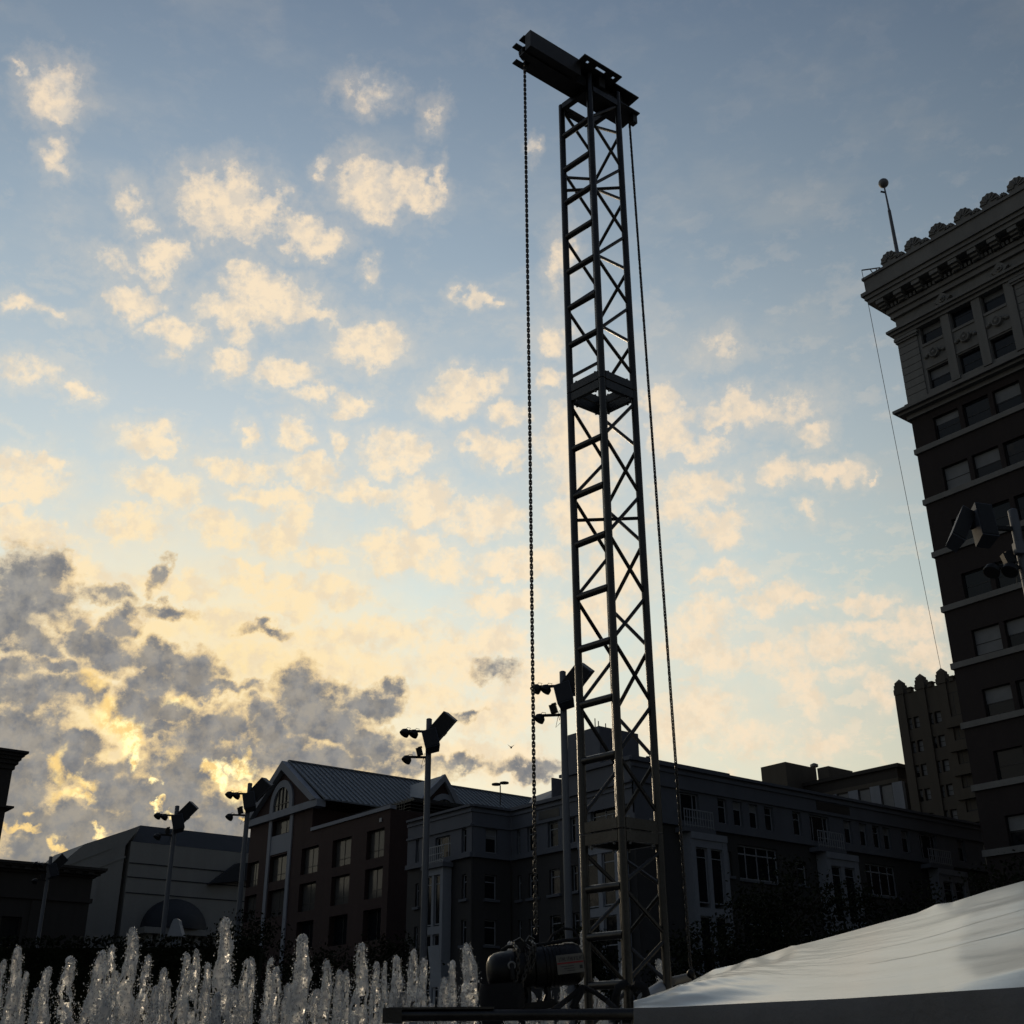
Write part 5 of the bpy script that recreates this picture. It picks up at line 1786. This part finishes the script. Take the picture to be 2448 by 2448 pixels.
def make_pole(h=14.0, near=False):
    root = thing('lamp_pole', (0, 0, 0), 'x', 'lamp pole', 'grey lamp and speaker poles round the plaza')
    MB().tube([(0, 0, 0), (0, 0, h * .5), (0, 0, h)], [.15, .14, .125], 14).build('pole', 'pole', root, True)
    MB().lathe((0, 0, h), (0, 0, 1), [(0, .128), (.04, .128), (.07, .09), (.08, .01)], 12).build('pole_cap', 'pole', root, True)
    mx = -1 if near else 1
    MB().bar((-.10 * mx, 0, h - .50), (-1.0 * mx, -.02, h - .47), .09).build('arm', 'lamp', root)
    MB().bar((-.10, 0, h - 1.62), (-.85, -.02, h - 1.60), .09).build('arm', 'lamp', root)
    for c in ((-.62 * mx, -.08, h - .58), (-1.0 * mx, -.12, h - .55), (-.88, -.1, h - 1.70)) + (((-.42, -.14, h - 1.70),) if near else ()):
        q = MB()
        floodlight(q, c)
        fl_ = q.build('floodlight', 'lamp', root, True)
        q = MB()
        q.tube([np.array(c) + (.16, 0, .08), np.array(c) + (.22, 0, .17), np.array(c) + (.08, 0, .2), np.array(c) + (0, 0, .1)], .012, 5)
        q.build('bracket', 'lamp', fl_)
    q = MB()
    q.box((-.38, -.03, h - 1.38), (.13, .11, .16), ((.96, 0, .26), (0, 1, 0), (-.26, 0, .96)))
    q.box((-.36, -.03, h - 1.20), (.09, .08, .03), ((.96, 0, .26), (0, 1, 0), (-.26, 0, .96)))
    q.build('control_box', 'lamp', root)
    q = MB()
    q.tube([(-.15, -.05, h - 1.45), (-.22, -.05, h - 1.75), (-.30, -.05, h - 2.1), (-.12, -.08, h - 1.95)], .010, 5)
    q.tube([(-.2, -.05, h - 1.62), (-.14, -.1, h - 1.85), (-.11, -.1, h - 1.66)], .010, 5)
    q.build('cable', 'lamp', root)

    def spk(c, hx, ax, nm='speaker'):
        ax = [np.array(a, float) for a in ax]
        q = MB()
        c = np.array(c, float)
        w, d, l = hx
        pts = []
        for z in (-1, 1):
            k = .72 if z < 0 else 1.0
            for (x, y) in ((-1, -1), (1, -1), (1, 1), (-1, 1)):
                pts.append(c + ax[0] * x * w * (1 if y < 0 else .8) + ax[1] * y * d + ax[2] * z * l)
        q.hexa(pts)
        o = q.build(nm, 'speaker', root)
        q = MB()
        q.box(c - ax[1] * (d + .012), (w * .9, .010, l * .92), ax)
        q.build('grille', 'lamp', o)
        q = MB()
        q.box(c + ax[0] * (w * .8) - ax[2] * l * .3, (.05, .12, .10), ax)
        q.build('mount', 'lamp', o)

    if near:
        for c_, t_, hs in (((-1.54, -.1, h - .54), .50, (.20, .26, .56)), ((-.94, -.15, h - .46), .05, (.24, .26, .55))):
            spk(c_, hs, ((math.cos(t_), .18, -math.sin(t_)), (-.15, .93, -.30), (math.sin(t_), .22, math.cos(t_) * .95)))
        MB().bar((-.1, 0, h - .50), (-1.5, -.05, h - .44), .11).build('speaker_bracket', 'lamp', root)
        q = MB()
        q.box((-.12, -.18, h - 1.15), (.12, .10, .16))
        q.build('junction_box', 'pole', root)
        return root
    t1 = .70
    spk((.58, -.12, h - .32), (.34, .24, .60), ((math.cos(t1), 0, -math.sin(t1)), (0.25, .95, 0.2), (math.sin(t1), 0, math.cos(t1))))
    t2 = -.25
    spk((.12, -.34, h - 1.0), (.32, .24, .46), ((math.cos(t2), 0, -math.sin(t2)), (0, .92, -.38), (math.sin(t2), .36, math.cos(t2) * .93)))
    MB().bar((.1, 0, h - .55), (.55, -.1, h - .38), .12).build('speaker_bracket', 'lamp', root)
    MB().bar((.05, 0, h - 1.0), (.1, -.3, h - 1.0), .12).build('speaker_bracket', 'lamp', root)
    return root


PH_ = 14.0
pole0 = make_pole(PH_)
PL = [(1026, 1719, 0, 'lamp pole with twin floodlights in front of the ribbed metal roof and its cross gable'),
      (1345, 1606, -14, 'lamp pole partly hidden behind the left leg of the truss tower'),
      (598, 1873, 2, 'lamp pole standing at the left edge of the gabled brick building'),
      (424, 1927, 16, 'thin far lamp pole in front of the cream theatre block'),
      (122, 2048, 40, 'smallest and farthest lamp pole, its speakers just topping the low brown building'),
      (2420, 1220, 0, 'nearest lamp pole, two slanted speakers against the tall brick tower at the right edge')]
for i, (x, y, a, lab) in enumerate(PL):
    d = ray(x, y)
    Y_ = (PH_ + .05 - EYE[2]) / d[2] * d[1]
    p_ = atz(x, y, PH_ + .05)
    o = pole0 if i == 0 else (make_pole(PH_, True) if i == 5 else copy_tree(pole0))
    o['label'] = lab
    o.location = (p_[0], p_[1], 0)
    o.rotation_euler = (0, 0, R(a))


# ------------------------------------------------------------------ fountain jets
JETS = [(9, 2294, 20), (47, 2264, 24), (62, 2323, 16), (90, 2361, 18), (116, 2311, 24), (171, 2287, 28), (247, 2273, 36), (271, 2259, 22), (281, 2322, 22), (319, 2217, 30), (355, 2283, 22), (373, 2357, 22), (392, 2314, 22),
        (403, 2343, 20), (449, 2278, 22), (470, 2270, 20), (498, 2301, 20), (544, 2194, 32), (588, 2292, 20), (604, 2290, 18), (648, 2290, 18), (661, 2312, 22), (725, 2235, 34), (782, 2296, 24), (811, 2318, 20), (827, 2321, 18),
        (866, 2255, 28), (900, 2299, 20), (921, 2301, 14), (951, 2285, 26), (990, 2269, 22), (1011, 2290, 22), (1063, 2339, 24), (1083, 2296, 18), (1121, 2256, 30), (1219, 2251, 18), (1272, 2372, 24), (1308, 2360, 26), (1345, 2352, 20),
        (1391, 2225, 13), (1425, 2338, 16), (1440, 2375, 22), (1488, 2261, 11), (1577, 2293, 18), (168, 2432, 30), (203, 2411, 22), (300, 2390, 26), (520, 2372, 24), (565, 2360, 26), (690, 2352, 26), (755, 2365, 26), (960, 2372, 26), (1030, 2400, 20)]
JL = {9: 'jet at the very left edge of the photo', 47: 'broad jet right behind the left edge jet, before the low brown building', 62: 'short rounded jet left of the farthest lamp pole', 90: 'low stubby jet just right of the farthest lamp pole foot',
      116: 'slim pointed jet standing alone below the low brown building', 171: 'ragged hollow jet breaking into drops below the corner of the low brown building', 247: 'broad jet left of the one topped with a rounded lump', 271: 'jet topped with a rounded lump leaning against a broad jet',
      281: 'short jet tucked under the jet with the rounded lump', 319: 'tall jet with a ragged crown below the cream theatre wall', 355: 'smooth rounded jet just left of the thin far lamp pole', 373: 'low jet at the foot of the thin far lamp pole', 392: 'thin crooked jet just right of the thin far lamp pole',
      403: 'short jet behind the thin crooked jet', 449: 'left one of two smooth twin jets below the domed awning', 470: 'right one of two smooth twin jets below the domed awning', 498: 'single smooth jet between the twin jets and the tallest jet',
      544: 'tallest water jet of the fountain, at the left edge of the gabled building', 588: 'left one of a smooth pair just right of the tallest jet', 604: 'right one of a smooth pair just right of the tallest jet', 648: 'thin tipped jet below the pavilion of the gabled building', 661: 'blunt jet leaning on the thin tipped jet',
      725: 'broad tall jet with a forked tip below the brick windows', 782: 'ragged jet at the left of a low row of three', 811: 'middle jet of the low row of three', 827: 'rounded jet at the right of the low row of three', 866: 'tall jet with a knob on top, left of the corner building',
      900: 'short jet leaning on the knobbed tall jet', 921: 'smallest thin jet between two taller jets', 951: 'oval headed jet left of the pole in front of the metal roof', 990: 'tall jet with a bent tip beside the pole in front of the metal roof', 1011: 'smooth jet joined to the right of the bent tip jet',
      1063: 'low jet at the foot of the glazed bay', 1083: 'thin round headed jet beside the tall glittering one', 1121: 'tall glittering jet just left of the hoist', 1219: 'water tip showing right above the black hoist', 1272: 'water seen between chain bag and hoist foot',
      1308: 'broad water column seen under the hoist body', 1345: 'sparkling water between hoist foot and sling', 1391: 'thin jet touching the left leg of the truss tower', 1425: 'low water tip inside the foot of the truss tower', 1440: 'lowest water behind the slings inside the tower foot',
      1488: 'thin jet just left of the middle leg of the tower', 1577: 'jet inside the right half of the tower foot', 168: 'low dome of water at the bottom edge below the ragged hollow jet', 203: 'low jet at the bottom edge left of the broad jets', 300: 'low froth between the rounded lump jet and the ragged crown jet',
      520: 'low froth at the left foot of the tallest jet', 565: 'low froth at the right foot of the tallest jet', 690: 'low froth at the left foot of the fork tipped jet', 755: 'low froth at the right foot of the fork tipped jet', 960: 'low froth below the oval headed jet', 1030: 'low froth just above the left end of the boom'}


def octs(c, r):                                        # many small drops at once
    base = np.array([(1, 0, 0), (-1, 0, 0), (0, 1, 0), (0, -1, 0), (0, 0, 1.3), (0, 0, -1.3)])
    tri = np.array([(0, 2, 4), (2, 1, 4), (1, 3, 4), (3, 0, 4), (2, 0, 5), (1, 2, 5), (3, 1, 5), (0, 3, 5)])
    n = len(c)
    v = c[:, None, :] + base[None] * r[:, None, None]
    f = tri[None] + (np.arange(n) * 6)[:, None, None]
    return v.reshape(-1, 3), f.reshape(-1, 3)


def jet(x, yt, w, k):
    Y_ = 13.6 + (k * 37 % 11) * .28
    top = at(x, yt, Y_)
    h = top[2]
    r = w / F * (Y_ * .906 + (h - .7) * .42) * .54
    sd_ = k * 13.7
    NZ, NA = 64, 18
    vs, fs = [], []
    zz = h * (1 - (np.linspace(0, 1, NZ)) ** 1.15)
    cx = lambda z: .05 * r * math.sin(z * 5 + sd_) + r * .5 * mnoise.noise(Vector((sd_, z * 3.0, 0)))

    def rad(z):
        d = (h - z)
        tip = math.sqrt(max(0.0, 1 - max(0.0, 1 - d / (1.1 * r)) ** 2))
        return r * (.12 + .88 * tip) * (.64 + .45 * min(1, d / (h * .32)) + 1.3 * (d / h) ** 1.4)
    hole = np.zeros((NZ, NA))
    for i, z in enumerate(zz):
        for a in range(NA):
            t_ = 2 * math.pi * a / NA
            ca, sa = math.cos(t_), math.sin(t_)
            nz = mnoise.fractal(Vector((ca * 1.1 + sd_, sa * 1.1, z * 4.5)), 1.0, 2.1, 4)
            n2 = mnoise.noise(Vector((ca * 2.2, sa * 2.2 + sd_, z * 17)))
            rr = rad(z) * (.86 + .50 * nz + .20 * n2)
            vs.append((cx(z) + ca * rr, sa * rr, z + (.25 * r * nz if i < 6 else 0)))
            hole[i, a] = mnoise.fractal(Vector((ca * .9, sa * .9 + sd_ * 2, z * 5 + 40)), 1.0, 2.0, 3)
    hollow = .16 if k % 5 else -.06
    for i in range(NZ - 1):
        for a in range(NA):
            if hole[i, a] > hollow + .12 and i > 3:
                continue
            fs.append((i * NA + a, (i + 1) * NA + a, (i + 1) * NA + (a + 1) % NA, i * NA + (a + 1) % NA))
    q_ = np.array(vs)
    n = int(750 * (h - .75) / .8 * (r / .07)) + 260
    z = h - (h - .6) * rng.random(n) ** .9
    rz = np.array([rad(min(c_, h - .002)) for c_ in z])
    th = rng.random(n) * 2 * math.pi
    sp__ = .80 + .85 * rng.random(n) ** 2.4
    c = np.stack([np.array([cx(c_) for c_ in z]) + np.cos(th) * rz * sp__, np.sin(th) * rz * sp__, z + rng.normal(0, .012, n)], 1)
    s_ = .003 + .0075 * rng.random(n) ** 3
    dv, df = octs(c, s_)
    me = bpy.data.meshes.new('water_jet')
    off = len(vs)
    me.from_pydata(vs + [tuple(p) for p in dv], [], fs + [tuple(int(i) + off for i in f_) for f_ in df])
    me.polygons.foreach_set('use_smooth', [True] * off * 0 + [i < len(fs) for i in range(len(me.polygons))])
    me.materials.append(M['water'])
    me.materials.append(M['spray'])
    me.polygons.foreach_set('material_index', [0 if i < len(fs) else 1 for i in range(len(me.polygons))])
    o = bpy.data.objects.new('water_jet', me)
    COL.objects.link(o)
    o.location = (top[0], Y_, 0)
    o.rotation_euler = (0, 0, 0)
    return tag(o, JL[x], 'water jet', 'fountain jets in front of the buildings')


for k, (x, yt, w) in enumerate(JETS):
    jet(x, yt, w, k)


# ------------------------------------------------------------------ street trees, hedge, panels, bird
def tree(x, y0, hw, Y_, label, hgt=None, n=4600, dens=1.0):
    top = at(x, y0, Y_)
    h = top[2]
    root = thing('street_tree', (top[0], Y_, 0), label, 'tree', 'trees along the street')
    px0, py0 = top[0], Y_
    q = MB()
    q.tube([(px0, py0, 0), (px0 + .05, py0, h * .3), (px0 - .05, py0 + .1, h * .6), (px0, py0, h * .88)], [.20, .15, .09, .03], 8)
    for k in range(7):
        a = 2 * math.pi * k / 7 + random.random()
        z_ = h * (.30 + .06 * k)
        q.tube([(px0, py0, z_), (px0 + math.cos(a) * hw * .35, py0 + math.sin(a) * hw * .35, z_ + h * .10), (px0 + math.cos(a) * hw * .7, py0 + math.sin(a) * hw * .7, z_ + h * .2)], [.06, .04, .015], 6)
    q.build('trunk', 'bark', root, True)
    ncl = 34
    cc = []
    for k in range(ncl):
        v = rng.normal(0, 1, 3)
        v /= np.linalg.norm(v)
        rr = rng.random() ** .4
        z_ = h * .62 + v[2] * rr * h * .34
        sc = 1 - .35 * max(0, v[2])
        cc.append((px0 + v[0] * rr * hw * sc, py0 + v[1] * rr * hw * sc, z_))
    cc = np.array(cc)
    i = rng.integers(0, ncl, n)
    cl = cc[i] + rng.normal(0, 1, (n, 3)) * np.array((.36, .36, .28)) * (hw / 2.6)
    cl[:, 2] = np.minimum(cl[:, 2], h + .05 * rng.normal(0, 1, n))
    a = rng.normal(0, 1, (n, 3))
    a /= np.linalg.norm(a, axis=1)[:, None]
    b = np.cross(a, rng.normal(0, 1, (n, 3)))
    b /= np.linalg.norm(b, axis=1)[:, None]
    s1 = (.06 + .06 * rng.random(n))[:, None]
    V = np.stack([cl - a * s1, cl + b * s1 * .55, cl + a * s1, cl - b * s1 * .55], 1).reshape(-1, 3)
    Fc = np.arange(n * 4).reshape(-1, 4)
    q = MB()
    q.v = [tuple(p) for p in V]
    q.f = [tuple(int(j) for j in f_) for f_ in Fc]
    q.build('crown', 'leaf', root)
    return root


tree(605, 2180, 3.0, 62, 'dark leafy tree in front of the gable pavilion of the brick building')
tree(735, 2215, 3.4, 60, 'dark leafy tree in front of the middle brick windows')
tree(885, 2225, 3.2, 58, 'dark leafy tree in front of the right end of the brick building')
tree(1385, 2190, 1.8, 52, 'small dark tree seen through the foot of the truss tower')
tree(1700, 2200, 2.6, 50, 'dark tree just right of the first glazed bay')
tree(1865, 2055, 3.6, 52, 'biggest dark tree, between the two glazed bays of the long facade', n=7000)
tree(2120, 2085, 3.2, 56, 'dark tree right of the second glazed bay')
tree(2385, 2010, 4.6, 50, 'broad dark tree at the foot of the tall brick tower', n=8000)
tree(560, 2195, 1.8, 64, 'small dark tree between the cream theatre and the gabled building')
# dark clipped hedge in front of the theatre
pa_, pb2 = at(205, 2240, 48), at(440, 2242, 48)
q = MB()
n = 16000
c = np.stack([pa_[0] - 14 + (pb2[0] + 3 - pa_[0] + 14) * rng.random(n), 48 + rng.normal(0, .35, n), rng.random(n) ** .6 * pa_[2]], 1)
a = rng.normal(0, 1, (n, 3)); a /= np.linalg.norm(a, axis=1)[:, None]
b = np.cross(a, rng.normal(0, 1, (n, 3))); b /= np.linalg.norm(b, axis=1)[:, None]
V = np.stack([c - a * .09, c + b * .05, c + a * .09, c - b * .05], 1).reshape(-1, 3)
q.v = [tuple(p) for p in V]
q.f = [tuple(range(4 * i, 4 * i + 4)) for i in range(n)]
q.box(((pa_[0] - 14 + pb2[0] + 3) / 2, 48.2, pa_[2] * .46), ((pb2[0] + 3 - pa_[0] + 14) / 2, .3, pa_[2] * .46))
tag(q.build('hedge', 'leaf'), 'long dark clipped hedge behind the left half of the fountain', 'hedge')
p_ = at(1040, 2310, 40)
q = MB()
q.box((p_[0], p_[1], p_[2]), (.17, .04, .62), nrm(np.array((1.0, 0, .12))) [None].repeat(1, 0).tolist() + [[0, 1, 0]] + [nrm(np.array((-.12, 0, 1.0))).tolist()] if False else ((.993, 0, .12), (0, 1, 0), (-.12, 0, .993)))
q.tube([(p_[0] - .05, p_[1] + .06, 0), (p_[0], p_[1] + .06, p_[2])], .04, 6)
tag(q.build('banner', 'grey_panel'), 'narrow blank pale banner tilted in front of the left glazed bay', 'banner')
p_ = at(424, 2218, 48.8)
q = MB()
prof = [(-.30, -.34), (.30, -.34), (.28, -.27), (.12, .12), (.08, .27), (0, .33), (-.12, .30), (-.20, .1)]
q.extrude([(p_[0] + x_, p_[1] - .25, p_[2] + z_) for x_, z_ in prof], (0, .5, 0))
q.box((p_[0], p_[1], (p_[2] - .35) / 2), (.12, .12, (p_[2] - .35) / 2))
tag(q.build('hooded_box', 'grey_panel'), 'pale grey hooded box standing in front of the domed awning', 'box')
p_ = at(1222, 1787, 60)
q = MB()
q.sphere(p_, .05, 8, 6, (1, 2.2, 1))
q.add([p_ + (0, .1, 0), p_ + (.10, .0, .10), p_ + (.19, -.08, .14), p_ + (.02, -.12, .02)], [(0, 1, 2, 3)])
q.add([p_ + (0, .1, 0), p_ + (-.10, .0, .10), p_ + (-.19, -.08, .14), p_ + (-.02, -.12, .02)], [(0, 1, 2, 3)])
tag(q.build('bird', 'bird'), 'tiny dark bird flying left of the long chain', 'bird')
